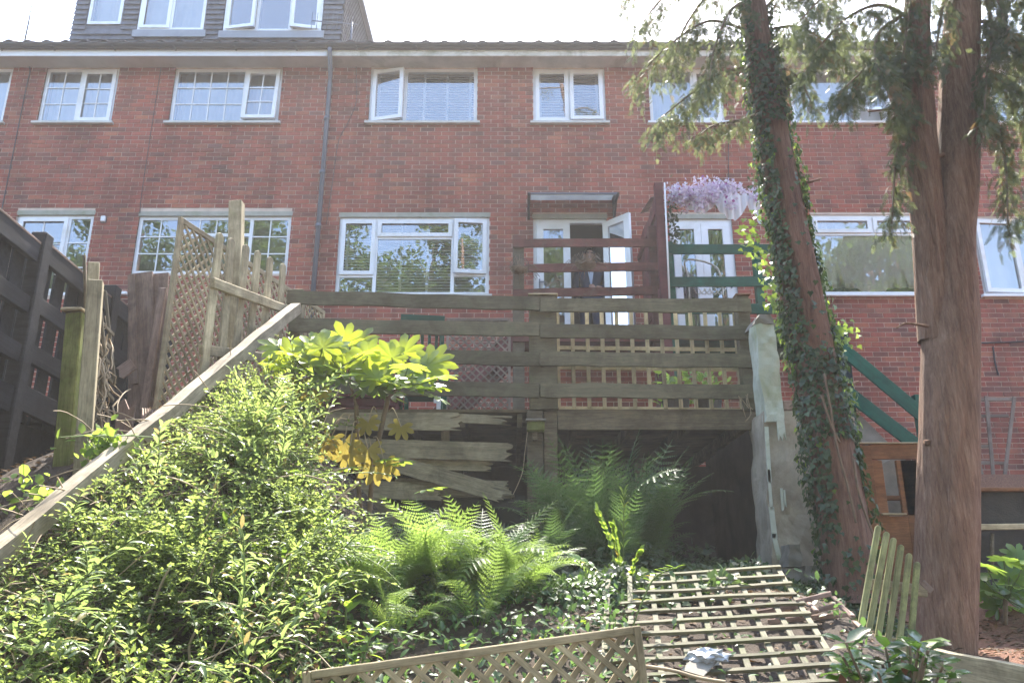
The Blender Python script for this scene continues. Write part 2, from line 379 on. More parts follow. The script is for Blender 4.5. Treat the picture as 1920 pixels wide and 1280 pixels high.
M_BRICK = m_brick(); M_MORTAR = plain('mortar', (.56, .45, .37), .95, .25, 4)
M_UPVC = plain('white_upvc', (.80, .81, .83), .35, .03, 3, .5, dirt=(.68, .68, .66), bmp=0)
M_OLDWHITE = plain('weathered_white_paint', (.66, .64, .58), .7, .1, 5, dirt=(.38, .36, .27))
M_SOFFIT = plain('grey_soffit', (.50, .49, .46), .8, .08, 3, dirt=(.40, .39, .36))
M_SOFFIT_OLD = plain('dirty_soffit', (.45, .43, .39), .85, .15, 4, dirt=(.30, .28, .23))
M_GUTTER = plain('dark_gutter', (.045, .045, .05), .5, .1)
M_TILE = plain('roof_tile', (.075, .06, .06), .85, .3, 12)
M_SLATE = plain('slate', (.085, .087, .105), .6, .3, 8, .5)
M_LEAD = plain('lead', (.26, .27, .3), .55, .12, 5)
M_PIPE = plain('grey_pipe', (.12, .13, .16), .45, .1)
M_CABLE = plain('black_cable', (.03, .03, .035), .6, .1, bmp=0)
M_LINTEL = plain('concrete_lintel', (.36, .35, .30), .9, .12, 8, dirt=(.27, .28, .2))
M_SILL = plain('sill', (.55, .54, .5), .8, .1, 6)
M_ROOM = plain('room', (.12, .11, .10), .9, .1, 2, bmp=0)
M_GLASS = m_glass(); M_LACE = m_lace()
M_BLIND = plain('blind_slat', (.62, .63, .64), .6, .05, 2, bmp=0); M_TAPE = plain('blind_tape', (.62, .62, .63), .8, .03, bmp=0)
M_CURTAIN = plain('curtain', (.5, .5, .5), .9, .1, 3, bmp=0)
M_DECKW = wood('green_grey_timber', (.125, .112, .072), (.215, .192, .128), (.13, .135, .075), mossy=.52)
M_PALEW = wood('pale_weathered_timber', (.32, .265, .165), (.56, .475, .31), (.30, .30, .15), mossy=.58)
M_BEAMW = wood('bleached_beam', (.34, .28, .195), (.58, .49, .36), (.28, .26, .17), mossy=.56)
M_ROTW = wood('pale_rotten_timber', (.20, .165, .105), (.40, .345, .235), (.17, .15, .09), mossy=.56)  # paler tan mix of the rotten timber for the skirting boards
M_OLDW = wood('rotten_timber', (.11, .09, .06), (.25, .205, .14), (.10, .09, .06), mossy=.55)
M_BLACKW = wood('black_timber', (.012, .0125, .016), (.028, .028, .034), (.07, .065, .06), mossy=.68)
M_REDW = wood('red_brown_timber', (.11, .035, .03), (.19, .065, .05), (.11, .085, .06), mossy=.54)
M_MAROON = wood('maroon_boards', (.11, .025, .03), (.17, .045, .045))
M_BROWNW = wood('brown_boards', (.20, .125, .10), (.38, .265, .21), (.26, .19, .16))
M_PINKW = wood('pinkish_board', (.26, .17, .14), (.42, .30, .25))
M_GATEW = wood('orange_brown_timber', (.17, .075, .035), (.29, .14, .065), (.14, .075, .045), mossy=.55)
M_GREENW = wood('green_painted_timber', (.008, .07, .045), (.015, .115, .075))
M_DKGREEN = wood('dark_blue_green_post', (.012, .022, .03), (.025, .04, .048))
M_LATT = wood('lattice_tan', (.31, .245, .145), (.54, .44, .28), (.28, .25, .12), mossy=.6)
M_LATTB = wood('lattice_brown', (.17, .125, .10), (.29, .23, .19))
M_MOSSW = wood('mossy_green_post', (.16, .18, .05), (.26, .27, .09), (.13, .17, .03))
M_TRELW = wood('mossy_shaded_trellis', (.10, .09, .06), (.225, .205, .135), (.11, .125, .05), mossy=.5)  # moss, plus base colour lowered to hold the dappled shade
M_TREL2 = wood('sunlit_colour_trellis', (.60, .52, .31), (.82, .73, .48), (.6, .57, .3), mossy=.62)  # lighter wood, sunlight on the deck trellis put into the colour
M_PICK = wood('green_tinted_picket', (.25, .25, .11), (.38, .37, .18), (.3, .31, .12))
M_RENDER = plain('stained_render', (.42, .36, .28), .9, .2, 5, dirt=(.22, .185, .14), bmp=.4)
M_PAINTR = plain('flaking_white_masonry', (.55, .57, .48), .85, .12, 6, dirt=(.36, .38, .24), bmp=.5)
M_DKWALL = plain('dark_retaining_wall', (.05, .045, .037), .95, .3, 5, dirt=(.022, .02, .018), bmp=.5)  # dark wall; under the deck the colour also stands for shade
M_BLOCK = plain('concrete_block', (.22, .2, .17), .95, .2, 9, bmp=.5)
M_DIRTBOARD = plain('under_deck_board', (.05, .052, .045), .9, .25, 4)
M_GROUND = m_ground()
M_BARK1 = m_bark('cypress_bark', (.15, .086, .06), (.34, .205, .142), (.52, .365, .27))
M_BARK2 = m_bark('ivy_tree_bark', (.14, .08, .062), (.29, .17, .125), (.44, .30, .235))
M_TWIG = plain('twig', (.17, .12, .08), .9, .3, 12, bmp=0); M_DRY = plain('dry_stem', (.36, .28, .19), .9, .25, 12, bmp=0)
M_STEMG = plain('green_stem', (.12, .17, .05), .7, .2, 12, bmp=0)
L_SHRUB = leafm('jasmine_leaf', (.04, .08, .022), (.125, .18, .045), (.38, .47, .12), .4, .5)
L_LANCE = leafm('lance_leaf', (.05, .10, .03), (.15, .21, .07), (.40, .52, .16), .35, .42, odd=(.34, .27, .10))
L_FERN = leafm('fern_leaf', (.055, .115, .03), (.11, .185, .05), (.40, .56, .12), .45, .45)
L_FERND = leafm('shaded_fern_leaf', (.035, .08, .032), (.075, .135, .045), (.17, .29, .08), .45, .37)  # darker copy of the fern leaf, shade of the clump in its colour
L_FATSIA = leafm('fatsia_leaf', (.09, .17, .022), (.17, .25, .03), (.62, .72, .06), .32, .55, spec=.5)
L_FATSIA2 = leafm('green_fatsia_leaf', (.05, .12, .025), (.10, .19, .03), (.4, .55, .07), .3, .45, spec=.5)
L_YELLOW = leafm('yellowed_leaf', (.26, .20, .04), (.42, .33, .08), (.5, .40, .09), .6, .45)
L_IVY = leafm('ivy_leaf', (.022, .048, .022), (.065, .105, .045), (.14, .22, .06), .42, .25, spec=.35)
L_IVYL = leafm('bright_ivy_leaf', (.07, .15, .02), (.14, .24, .04), (.45, .62, .09), .4, .5)  # brighter leaf mix; on the trunk it stands for lit leaf edges
L_CONI = leafm('cypress_spray', (.032, .052, .03), (.085, .11, .055), (.24, .28, .12), .55, .42, odd=(.24, .16, .07))
L_LAUREL = leafm('laurel_leaf', (.03, .075, .018), (.09, .15, .03), (.3, .45, .06), .25, .35, odd=(.4, .3, .04), spec=.6)
L_CAM = leafm('camellia_leaf', (.02, .06, .016), (.06, .12, .028), (.2, .36, .05), .18, .3, spec=.7)
L_TREE = leafm('broad_leaf', (.025, .055, .012), (.08, .13, .026), (.22, .34, .05), .5, .4)
L_LITTER = leafm('leaf_litter', (.06, .04, .025), (.24, .15, .09), (.2, .12, .06), .85, .15)
L_PETAL = leafm('purple_petal', (.70, .52, .78), (.95, .90, .96), (.85, .75, .9), .7, .4, odd=(.42, .14, .38))

# ================================================================== GROUND
def sstep(a, b, x):
    t = max(0.0, min(1.0, (x - a) / (b - a))); return t * t * (3 - 2 * t)
GP = [(-60, -3.2), (-12, -2.4), (-3, -.9), (0, 0.0), (2.0, .72), (3.4, 1.24), (4.6, 1.64), (6.2, 1.72), (9.3, 1.85), (9.5, 3.0), (70, 3.0)]
def gh(x, y):
    for (a, za), (b, zb) in zip(GP, GP[1:]):
        if a <= y <= b: z = za + (zb - za) * (y - a) / (b - a); break
    else: z = GP[-1][1]
    lb = sstep(-.45, -1.6, x)
    if y < 9.4: z += lb * (sstep(3.3, 5.9, y) * .98) * (1 - .45 * sstep(7, 9, y)) * (1 - .4 * sstep(-2.9, -3.6, x))
    rb = sstep(1.55, 2.1, x)
    if y < 9.4: z += rb * (-.30 * sstep(3.0, 4.2, y) + .30 * sstep(5.2, 6.6, y))
    if -1 < y < 9 and abs(x) < 8: z += .05 * mnoise.noise((x * 1.3, y * 1.3, 0)) + .02 * mnoise.noise((x * 5, y * 5, 2))
    return z
xs = sorted(set([-62, -40, -25, -15, -10, -8] + [round(-7 + .14 * i, 3) for i in range(101)] + [8, 10, 15, 25, 40, 62]))
ys = sorted(set([-60, -40, -25, -15, -10, -6, -4, -2, -1] + [round(.14 * i, 3) for i in range(66)] + [9.29, 9.31, 9.5, 10, 12, 16, 22, 30, 45, 70]))
GV = [(x, y, gh(x, y)) for y in ys for x in xs]; nx = len(xs)
GF = [(j * nx + i, j * nx + i + 1, (j + 1) * nx + i + 1, (j + 1) * nx + i) for j in range(len(ys) - 1) for i in range(nx - 1)]
ground = mesh('ground', GV, GF, M_GROUND, smooth=True); ground['kind'] = 'structure'

# ================================================================== TERRACE
FY = 11.6
def zf(py): return P(960, py, FY).z
def xf(px, py): return P(px, py, FY).x
YF = FY - .30
ZT = P(0, 127, FY).z; ZBASE = CZ + 1.05
ZU0, ZU1 = zf(230), ZT - .01
XB = [xf(30, 300) - 3.6, xf(30, 300), xf(607, 300), xf(1178, 300), xf(1765, 300), xf(1765, 300) + 4.8]
RIDGE_Y = 16.2; ZR0 = P(0, 95, YF).z; ROOFP = math.tan(R(30)); ZRIDGE = ZR0 + (RIDGE_Y - YF) * ROOFP

def ring(x0, x1, z0, z1, y0, y1, l, r, b, t):
    return [(x0, x0 + l, y0, y1, z0, z1), (x1 - r, x1, y0, y1, z0, z1), (x0 + l, x1 - r, y0, y1, z0, z0 + b), (x0 + l, x1 - r, y0, y1, z1 - t, z1)]
def window(house, x0, x1, z0, z1, lights, yw=FY + .03, sill=True, blind=None, fw=.055, sillmat=None, mat=None, label=None):
    mat = mat or M_UPVC; W, H = x1 - x0, z1 - z0; fr = []; c = Vector(((x0 + x1) / 2, yw, z0)); e = .003
    for li in lights:
        u0, u1, v0, v1 = li['r']
        a, b, cc, d = x0 + u0 * W - c.x, x0 + u1 * W - c.x, v0 * H, v1 * H
        l = fw if u0 <= 0 else fw * .5; r = fw if u1 >= 1 else fw * .5; bt = fw if v0 <= 0 else fw * .5; tp = fw if v1 >= 1 else fw * .5
        fr += ring(a, b, cc, d, 0, .07, l, r, bt, tp); li['in'] = (a + l, b - r, cc + bt, d - tp)
    wo = boxes('window', fr, mat, house, Matrix.Translation(c))
    if label: wo['label'] = label
    if sill: box('sill', x0 - .05, x1 + .05, yw - .10, yw + .02, z0 - .045, z0 - .002, sillmat or M_SILL, wo, .004)
    for li in lights:
        a, b, cc, d = li['in']; op = li.get('open'); a += c.x; b += c.x; cc += c.z; d += c.z
        if li.get('sash') or op:
            s = .048; yo = -.022
            if op:
                k, ang = op
                piv = Vector((a, yw, cc)) if k == 'L' else Vector((b, yw, cc)) if k == 'R' else Vector((a, yw, d))
                rot = Matrix.Rotation(R(-ang), 4, 'Z') if k == 'L' else Matrix.Rotation(R(ang), 4, 'Z') if k == 'R' else Matrix.Rotation(R(-ang), 4, 'X')
            else: piv, rot = Vector((a, yw, cc)), Matrix.Identity(4)
            Mx = Matrix.Translation(piv) @ rot
            ox, oz = a - piv.x, cc - piv.z; w_, h_ = b - a, d - cc
            boxes('sash', ring(ox - .012, ox + w_ + .012, oz - .012, oz + h_ + .012, yo, .03 if op else -.001, s + .012, s + .012, s + .012, s + .012), mat, wo, Mx)
            pa = (ox + s, ox + w_ - s, oz + s, oz + h_ - s)
        else:
            Mx = Matrix.Translation((a, yw, cc)); pa = (0, b - a, 0, d - cc)
        mesh('pane', [(pa[0], .012, pa[2]), (pa[1], .012, pa[2]), (pa[1], .012, pa[3]), (pa[0], .012, pa[3])], [(0, 1, 2, 3)], M_GLASS, wo, Mx)
        nb = li.get('bars')
        if nb:
            for i in range(1, nb[0]): xx = pa[0] + (pa[1] - pa[0]) * i / nb[0]; boxes('glazing_bar', [(xx - .009, xx + .009, .002, .010, pa[2], pa[3])], mat, wo, Mx)
            for i in range(1, nb[1]): zz = pa[2] + (pa[3] - pa[2]) * i / nb[1]; boxes('glazing_bar', [(pa[0], pa[1], -.001, .007, zz - .009, zz + .009)], mat, wo, Mx)
    if blind == 'slats':
        V, F = [], []; n = int(H / .048)
        for i in range(n):
            z = i * .048 + .03; k = len(V)
            V += [(x0 - c.x + .05, .135, z - .014), (x1 - c.x - .05, .135, z - .014), (x1 - c.x - .05, .160, z + .016), (x0 - c.x + .05, .160, z + .016)]; F.append((k, k + 1, k + 2, k + 3))
        o = mesh('blind_slats', V, F, M_BLIND, wo, Matrix.Translation(c)); o['kind'] = 'stuff'
        nt_ = max(2, int(W / .34))
        for i in range(nt_):
            xx = x0 + .12 + (W - .24) * i / max(1, nt_ - 1); box('blind_tape', xx - .02, xx + .02, c.y + .120, c.y + .126, z0 + .02, z1 - .03, M_TAPE, wo)
    elif blind in ('curtain', 'lace', 'sheet'):
        cols, rows = 60, 10; V, F = [], []
        for j in range(rows + 1):
            for i in range(cols + 1):
                u, v = i / cols, j / rows; zz = v * H
                if blind == 'lace' and v < .01: zz = .04 * H + .26 * H * abs(math.sin(u * math.pi * 2.05 + .3)) ** 6 * 1.3
                V.append((x0 - c.x + .04 + u * (W - .08), (.045 if blind == 'lace' else .16) + (.024 if blind == 'lace' else .035 if blind != 'sheet' else .008) * math.sin(u * W * 26 + 2 * math.sin(u * 9)) * (1 - .3 * v), zz))
        for j in range(rows):
            for i in range(cols): k = j * (cols + 1) + i; F.append((k, k + 1, k + cols + 2, k + cols + 1))
        mesh('curtain', V, F, M_LACE if blind == 'lace' else M_CURTAIN, wo, Matrix.Translation(c), True)
    return wo

BRICK_ME = bpy.data.meshes.new('brick'); BRICK_ME.from_pydata(boxv(-.1075, .1075, 0, .05, -.0325, .0325), [], BOXF); BRICK_ME.materials.append(M_BRICK)
def cut(ivs, a, b):
    out = []
    for (p, q) in ivs:
        if b <= p or a >= q: out.append((p, q)); continue
        if a > p: out.append((p, a))
        if b < q: out.append((b, q))
    return out
def walls(house, x0, x1, openings, zb=ZBASE, zt=ZT + .05, parts_from=None):
    zsx = sorted(set([zb, zt] + [z for o in openings for z in (o[2], o[3]) if zb < z < zt])); bl = []; c = Vector(((x0 + x1) / 2, FY, zb))
    for a, b in zip(zsx, zsx[1:]):
        iv = [(x0, x1)]
        for o in openings:
            if o[2] < (a + b) / 2 < o[3]: iv = cut(iv, o[0], o[1])
        bl += [(p - c.x, q - c.x, .006, .24, a - c.z, b - c.z) for p, q in iv]
    wall = boxes('wall', bl, M_MORTAR, house, Matrix.Translation(c))
    full, rest = [], []
    r0, r1 = int(zb / .075), int(zt / .075)
    for row in range(r0, r1 + 1):
        za, zc = row * .075 + .005, row * .075 + .07
        if zc > zt: break
        off = .1125 * (row % 2); iv = [(x0 - .3, x1 + .3)]
        for o in openings:
            if za < o[3] - .005 and zc > o[2] + .005: iv = cut(iv, o[0], o[1])
        k0 = int(math.floor((x0 + off) / .225)) - 1; k1 = int((x1 + off) / .225) + 1
        for k in range(k0, k1 + 1):
            a, b = k * .225 - off + .005, k * .225 - off + .22
            if not x0 <= (a + b) / 2 < x1: continue
            for p, q in iv:
                pa, qb = max(a, p), min(b, q)
                if qb - pa < .008: continue
                d = random.uniform(-.002, .003)
                if qb - pa > .2149: full.append(((a + b) / 2, (za + zc) / 2, d))
                else: rest.append((pa, qb, za, zc, d))
    pf = parts_from if parts_from is not None else zf(396)
    cand = [f for f in full if f[1] > pf and -7.6 < f[0] < 8.2]; cand.sort(key=lambda f: f[1]); pick = set(cand[:300])
    for (x, z, d) in full:
        if (x, z, d) in pick: share('brick', BRICK_ME, Matrix.Translation((x, FY + d, z)), wall)
    V, F = [], []
    for (x, z, d) in full:
        if (x, z, d) not in pick: rest.append((x - .1075, x + .1075, z - .0325, z + .0325, d))
    for (a, b, za, zc, d) in rest:
        k = len(V); V += boxv(a - c.x, b - c.x, d, .05, za - c.z, zc - c.z); F += [tuple(i + k for i in f) for f in BOXF]
    o = mesh('brickwork', V, F, M_BRICK, wall, Matrix.Translation(c)); o['kind'] = 'stuff'
    return wall
def tile_mesh():
    V, F = [], []; n = 9
    for j, y in enumerate((0, .42)):
        for i in range(n):
            u = i / (n - 1); x = (u - .5) * .30; z = .045 * max(0, math.sin(u * math.pi * 1.9 - .3)) if u < .62 else .004 * math.sin((u - .62) * 20)
            V += [(x, y, z + y * ROOFP + .02), (x, y, z + y * ROOFP)]
    for i in range(n - 1):
        a, b, c2, d = 2 * i, 2 * i + 2, 2 * n + 2 * i + 2, 2 * n + 2 * i
        F += [(a, b, c2, d), (a + 1, d + 1, c2 + 1, b + 1), (a, a + 1, b + 1, b)]
    me = bpy.data.meshes.new('tile'); me.from_pydata(V, [], F); me.materials.append(M_TILE); return me
TILE_ME = tile_mesh()
def eaves(house, x0, x1, fmat, smat, fz=(108, 96)):
    z0, z1 = P(0, fz[0], YF).z, P(0, fz[1], YF).z
    box('soffit', x0 + .003, x1 - .003, YF + .001, FY + .02, ZT, ZT + .012, smat, house)
    box('fascia_board', x0 + .002, x1 - .002, YF - .022, YF, ZT - .012, z1 + .03, fmat, house)
    # gutter: half round channel
    pts = []; n = 8; V, F = [], []; gc = (YF - .085, P(0, 93, YF).z)
    for x in (x0 + .001, x1 - .001):
        for i in range(n + 1):
            a = math.pi + math.pi * i / n; V.append((x, gc[0] + .06 * math.cos(a), gc[1] + .035 + .06 * math.sin(a)))
    for i in range(n): F.append((i, i + 1, n + 2 + i, n + 1 + i))
    g = mesh('gutter', V, F, M_GUTTER, house)
    md = g.modifiers.new('s', 'SOLIDIFY'); md.thickness = .006
    nb = 5
    for i in range(nb):
        x = x0 + (x1 - x0) * (i + .5) / nb; box('gutter_bracket', x - .012, x + .012, YF - .15, YF - .023, gc[1] - .04, gc[1] - .028, M_GUTTER, house)
    # roof slab (two slopes)
    zr = z1 + .055; yb = 2 * RIDGE_Y - YF; zz = zr + (RIDGE_Y - YF) * ROOFP; t = .10
    ro = mesh('roof', [(x0, YF - .06, zr - .035), (x1, YF - .06, zr - .035), (x1, RIDGE_Y, zz), (x0, RIDGE_Y, zz), (x1, yb, zr), (x0, yb, zr),
                       (x0, YF - .02, zr - .05), (x1, YF - .02, zr - .05), (x1, RIDGE_Y, zz - t), (x0, RIDGE_Y, zz - t), (x1, yb, zr - t), (x0, yb, zr - t)],
              [(0, 1, 2, 3), (3, 2, 4, 5), (7, 6, 9, 8), (8, 9, 11, 10), (0, 6, 7, 1), (4, 10, 11, 5), (0, 3, 9, 6), (1, 7, 8, 2), (3, 5, 11, 9), (2, 8, 10, 4)], M_TILE, house)
    k = int((x1 - x0) / .30)
    for i in range(k): share('tile', TILE_ME, Matrix.Translation((x0 + (i + .5) * (x1 - x0) / k, YF - .15, zr - .012 + random.uniform(-.006, .006))), ro)
def inside(house, x0, x1):
    """party walls, floor and the back of the rooms"""
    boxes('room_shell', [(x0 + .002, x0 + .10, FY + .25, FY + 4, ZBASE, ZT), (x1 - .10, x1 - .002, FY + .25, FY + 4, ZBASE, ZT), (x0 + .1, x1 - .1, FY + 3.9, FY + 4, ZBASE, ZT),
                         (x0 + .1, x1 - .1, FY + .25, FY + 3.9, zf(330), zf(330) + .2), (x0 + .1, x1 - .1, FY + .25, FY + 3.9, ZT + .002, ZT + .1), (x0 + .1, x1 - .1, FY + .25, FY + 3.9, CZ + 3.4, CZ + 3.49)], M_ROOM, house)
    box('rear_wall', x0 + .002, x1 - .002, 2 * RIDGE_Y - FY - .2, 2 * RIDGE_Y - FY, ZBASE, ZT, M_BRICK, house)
def upper(px0, px1): return xf(px0, 230), xf(px1, 230), ZU0, ZU1
def lower(px0, px1, pyt, pyb, at): return xf(px0, at), xf(px1, at), zf(pyb), zf(pyt)
def lintel(house, x0, x1, z): box('lintel', x0 - .012, x1 + .012, FY - .004, FY + .1, z + .002, z + .075, M_LINTEL, house)

G_H = 'houses of the brick terrace'
# ---- house at far left (only a sliver shows)
h0 = thing('terraced_house', ((XB[0] + XB[1]) / 2, FY, ZBASE), 'red brick house at the left edge, mostly outside the picture', 'house', G_H)
w0 = upper(-150, 4); walls(h0, XB[0], XB[1], [w0]); eaves(h0, XB[0], XB[1], M_UPVC, M_SOFFIT); inside(h0, XB[0], XB[1])
window(h0, *w0, [dict(r=(0, .5, 0, 1)), dict(r=(.5, 1, 0, 1))], blind='curtain')
# ---- house with the slate dormer
h1 = thing('terraced_house', ((XB[1] + XB[2]) / 2, FY, ZBASE), 'red brick house with slate-hung roof dormer and georgian-bar windows behind the black fence', 'house', G_H)
wa, wb = upper(68, 208), upper(315, 521); la = lower(33, 177, 403, 553, 403); lb = lower(261, 547, 405, 513, 405)
walls(h1, XB[1], XB[2], [wa, wb, (la[0], la[1], la[2], la[3] + .077), (lb[0], lb[1], lb[2], lb[3] + .077)])
lintel(h1, la[0], la[1], la[3]); lintel(h1, lb[0], lb[1], lb[3])
eaves(h1, XB[1], XB[2], M_UPVC, M_SOFFIT); inside(h1, XB[1], XB[2])
window(h1, *wa, [dict(r=(0, .5, 0, 1), bars=(2, 3)), dict(r=(.5, 1, 0, 1), bars=(2, 3), sash=True)], blind='curtain')
window(h1, *wb, [dict(r=(0, .66, 0, 1), bars=(4, 3)), dict(r=(.66, 1, 0, 1), bars=(2, 3), open=('T', 5))], blind='curtain')
window(h1, *la, [dict(r=(0, .68, 0, 1), bars=(2, 3), sash=True), dict(r=(.68, 1, 0, 1), bars=(1, 3))], sill=False)
window(h1, *lb, [dict(r=(0, .28, 0, 1), bars=(2, 3)), dict(r=(.28, .74, .68, 1), bars=(4, 1)), dict(r=(.28, .74, 0, .68), bars=(4, 2)), dict(r=(.74, 1, 0, 1), bars=(2, 3))], sill=False)
# dormer
DY = 12.15
def xd(px, py): return P(px, py, DY).x
dx0, dx1 = xd(128, 84), xd(640, 84); dz0 = ZR0 + .12; dz1 = P(0, -75, DY).z
dws = [(xd(163, 46), xd(226, 46), P(0, 46, DY).z, dz1 - .3), (xd(257, 58), xd(381, 58), P(0, 58, DY).z, dz1 - .3), (xd(418, 60), xd(602, 60), P(0, 60, DY).z, dz1 - .3)]
dbl = []; zsx = sorted(set([dz0, dz1] + [v for d in dws for v in (d[2], d[3])]))
for a, b in zip(zsx, zsx[1:]):
    iv = [(dx0 + .02, dx1 - .02)]
    for d in dws:
        if d[2] < (a + b) / 2 < d[3]: iv = cut(iv, d[0], d[1])
    dbl += [(p, q, DY + .02, DY + .14, a, b) for p, q in iv]
dbl += [(dx0 + .02, dx0 + .14, DY + .14, 15.6, dz0, dz1), (dx1 - .14, dx1 - .02, DY + .14, 15.6, dz0, dz1), (dx0 + .15, dx1 - .15, 15.2, 15.3, dz0, dz1)]
dormer = boxes('dormer', dbl, M_SLATE, h1)
box('dormer_roof', dx0 - .10, dx1 + .10, DY - .12, 15.8, dz1 + .002, dz1 + .12, M_LEAD, h1)
g = .105; row = 0; z = dz0
while z < dz1 - .02:
    off = .115 * (row % 2); iv = [(dx0, dx1)]
    for d in dws:
        if z < d[3] and z + g > d[2] - .10: iv = cut(iv, d[0] - .02, d[1] + .02)
    for k in range(int((dx1 - dx0) / .23) + 2):
        a, b = dx0 + k * .23 - off, dx0 + k * .23 - off + .224
        for p, q in iv:
            p2, q2 = max(a, p), min(b, q)
            if q2 - p2 > .04:
                j = random.uniform(-.004, .004)
                c = Vector(((p2 + q2) / 2, DY, z)); hw = (q2 - p2) / 2
                mesh('slate', [(-hw, -.024 + j, 0), (hw, -.024 + j, 0), (hw, .016, g + .02), (-hw, .016, g + .02), (-hw, -.010 + j, -.001), (hw, -.010 + j, -.001)], [(0, 1, 2, 3), (4, 5, 1, 0)], M_SLATE, dormer, Matrix.Translation(c))
    mesh('slate_course', [(0, 0, 0), (0, 3.4, 0), (-.03, 3.4, g + .02), (-.03, 0, g + .02), (-.02, 0, 0), (-.02, 3.4, 0)], [(0, 1, 2, 3), (0, 4, 5, 1)], M_SLATE, dormer, Matrix.Translation((dx1 + .012, DY, z)))
    z += g; row += 1
for d in dws[1:]: box('lead_flashing', d[0] - .06, d[1] + .06, DY - .042, DY - .02, d[2] - .15, d[2] - .006, M_LEAD, dormer)
for i, d in enumerate(dws):
    L = [[dict(r=(0, 1, 0, 1))], [dict(r=(0, .5, 0, 1), sash=True), dict(r=(.5, 1, 0, 1))], [dict(r=(0, .34, 0, 1), open=('L', 9)), dict(r=(.34, .68, 0, 1)), dict(r=(.68, 1, 0, 1), open=('R', 9))]][i]
    window(h1, *d, L, yw=DY - .01, sill=False, blind='sheet' if i < 2 else None)
box('ceiling_dormer', dx0 + .15, dx1 - .15, DY + .15, 15.1, dz1 - .06, dz1 - .01, M_ROOM, h1); box('room_wall', dx0 + .15, dx1 - .15, 13.9, 14.0, dz0, dz1 - .1, M_ROOM, h1)
# ---- middle house
h2 = thing('terraced_house', ((XB[2] + XB[3]) / 2, FY, ZBASE), 'red brick house in the middle with blinds, door canopy and open white door', 'house', G_H)
wa, wb = upper(690, 894), upper(1000, 1137); la = lower(632, 917, 407, 553, 480)
dr = (xf(1000, 480), xf(1140, 480), CZ + 3.5, zf(410))
walls(h2, XB[2], XB[3], [wa, wb, (la[0], la[1], la[2], la[3] + .077), (dr[0], dr[1], dr[2], dr[3] + .077)])
lintel(h2, la[0], la[1], la[3]); lintel(h2, dr[0], dr[1], dr[3]); eaves(h2, XB[2], XB[3], M_OLDWHITE, M_SOFFIT_OLD, (106, 97)); inside(h2, XB[2], XB[3])
window(h2, *wa, [dict(r=(0, .33, 0, 1), open=('L', 12)), dict(r=(.33, 1, 0, 1))], blind='slats')
window(h2, *wb, [dict(r=(0, .5, 0, 1), sash=True), dict(r=(.5, 1, 0, 1), open=('T', 3))], blind='slats')
window(h2, *la, [dict(r=(0, .25, .25, 1), sash=True), dict(r=(0, .25, 0, .25)), dict(r=(.25, .76, .74, 1), sash=True), dict(r=(.25, .76, 0, .74)), dict(r=(.76, 1, .26, 1), open=('R', 7)), dict(r=(.76, 1, 0, .26))], blind='slats')
def french(house, x0, x1, z0, z1, open_deg, lab=None):
    c = Vector((x0, FY + .03, z0)); W, H = x1 - x0, z1 - z0
    d = boxes('door', [(0, .05, 0, .07, 0, H), (W - .05, W, 0, .07, 0, H), (.05, W - .05, 0, .07, H - .06, H), (.05, W - .05, 0, .07, 0, .03)], M_UPVC, house, Matrix.Translation(c))
    lw = (W - .1) / 2
    for k in (0, 1):
        if k == 0: Mx = Matrix.Translation(c + Vector((.05, 0, 0)))
        else: Mx = Matrix.Translation(c + Vector((W - .05, 0, 0))) @ Matrix.Rotation(R(open_deg), 4, 'Z') @ Matrix.Translation((-lw, 0, 0))
        st = .105
        boxes('door_leaf', ring(.002, lw - .002, .035, H - .065, -.02, .028, st, st, .22, st), M_UPVC, d, Mx)
        mesh('pane', [(st, .006, .25), (lw - st, .006, .25), (lw - st, .006, H - .17), (st, .006, H - .17)], [(0, 1, 2, 3)], M_GLASS, d, Mx)
        hx = .03 if k == 0 else lw - .05
        boxes('handle', [(hx, hx + .02, -.045, -.021, 1.0, 1.14), (hx, hx + .10, -.06, -.046, 1.08, 1.1)], M_PIPE, d, Mx)
    return d
french(h2, *dr, 134)
# ---- house with green railings
h3 = thing('terraced_house', ((XB[3] + XB[4]) / 2, FY, ZBASE), 'red brick house behind the two trees with lace curtains and green railings', 'house', G_H)
wa, wb = upper(1220, 1360), upper(1488, 1668); la = lower(1528, 1762, 402, 552, 480); dr3 = (xf(1258, 480), xf(1378, 480), CZ + 3.5, zf(410))
walls(h3, XB[3], XB[4], [wa, wb, (la[0], la[1], la[2], la[3]), (dr3[0], dr3[1], dr3[2], dr3[3] + .077)])
lintel(h3, dr3[0], dr3[1], dr3[3]); eaves(h3, XB[3], XB[4], M_OLDWHITE, M_SOFFIT, (106, 97)); inside(h3, XB[3], XB[4])
window(h3, *wa, [dict(r=(0, .6, 0, 1)), dict(r=(.6, 1, 0, 1), sash=True)], blind='curtain', sillmat=M_UPVC)
window(h3, *wb, [dict(r=(0, .7, 0, 1)), dict(r=(.7, 1, 0, 1), open=('T', 16))], blind='sheet', sillmat=M_UPVC)
window(h3, *la, [dict(r=(0, .5, .76, 1), sash=True), dict(r=(.5, 1, .76, 1), sash=True), dict(r=(0, 1, 0, .76))], blind='lace', sillmat=M_UPVC)
d3 = french(h3, *dr3, 0)
V, F = [], []
for i in range(61):
    x = dr3[0] + .06 + (dr3[1] - dr3[0] - .12) * i / 60; y = FY + .2 + .03 * math.sin(i * 1.1)
    V += [(x, y, dr3[2]), (x, y, dr3[3] - .05)]
mesh('curtain', V, [(2 * i, 2 * i + 2, 2 * i + 3, 2 * i + 1) for i in range(60)], plain('green_curtain', (.12, .15, .12), .9, .2), d3, smooth=True)
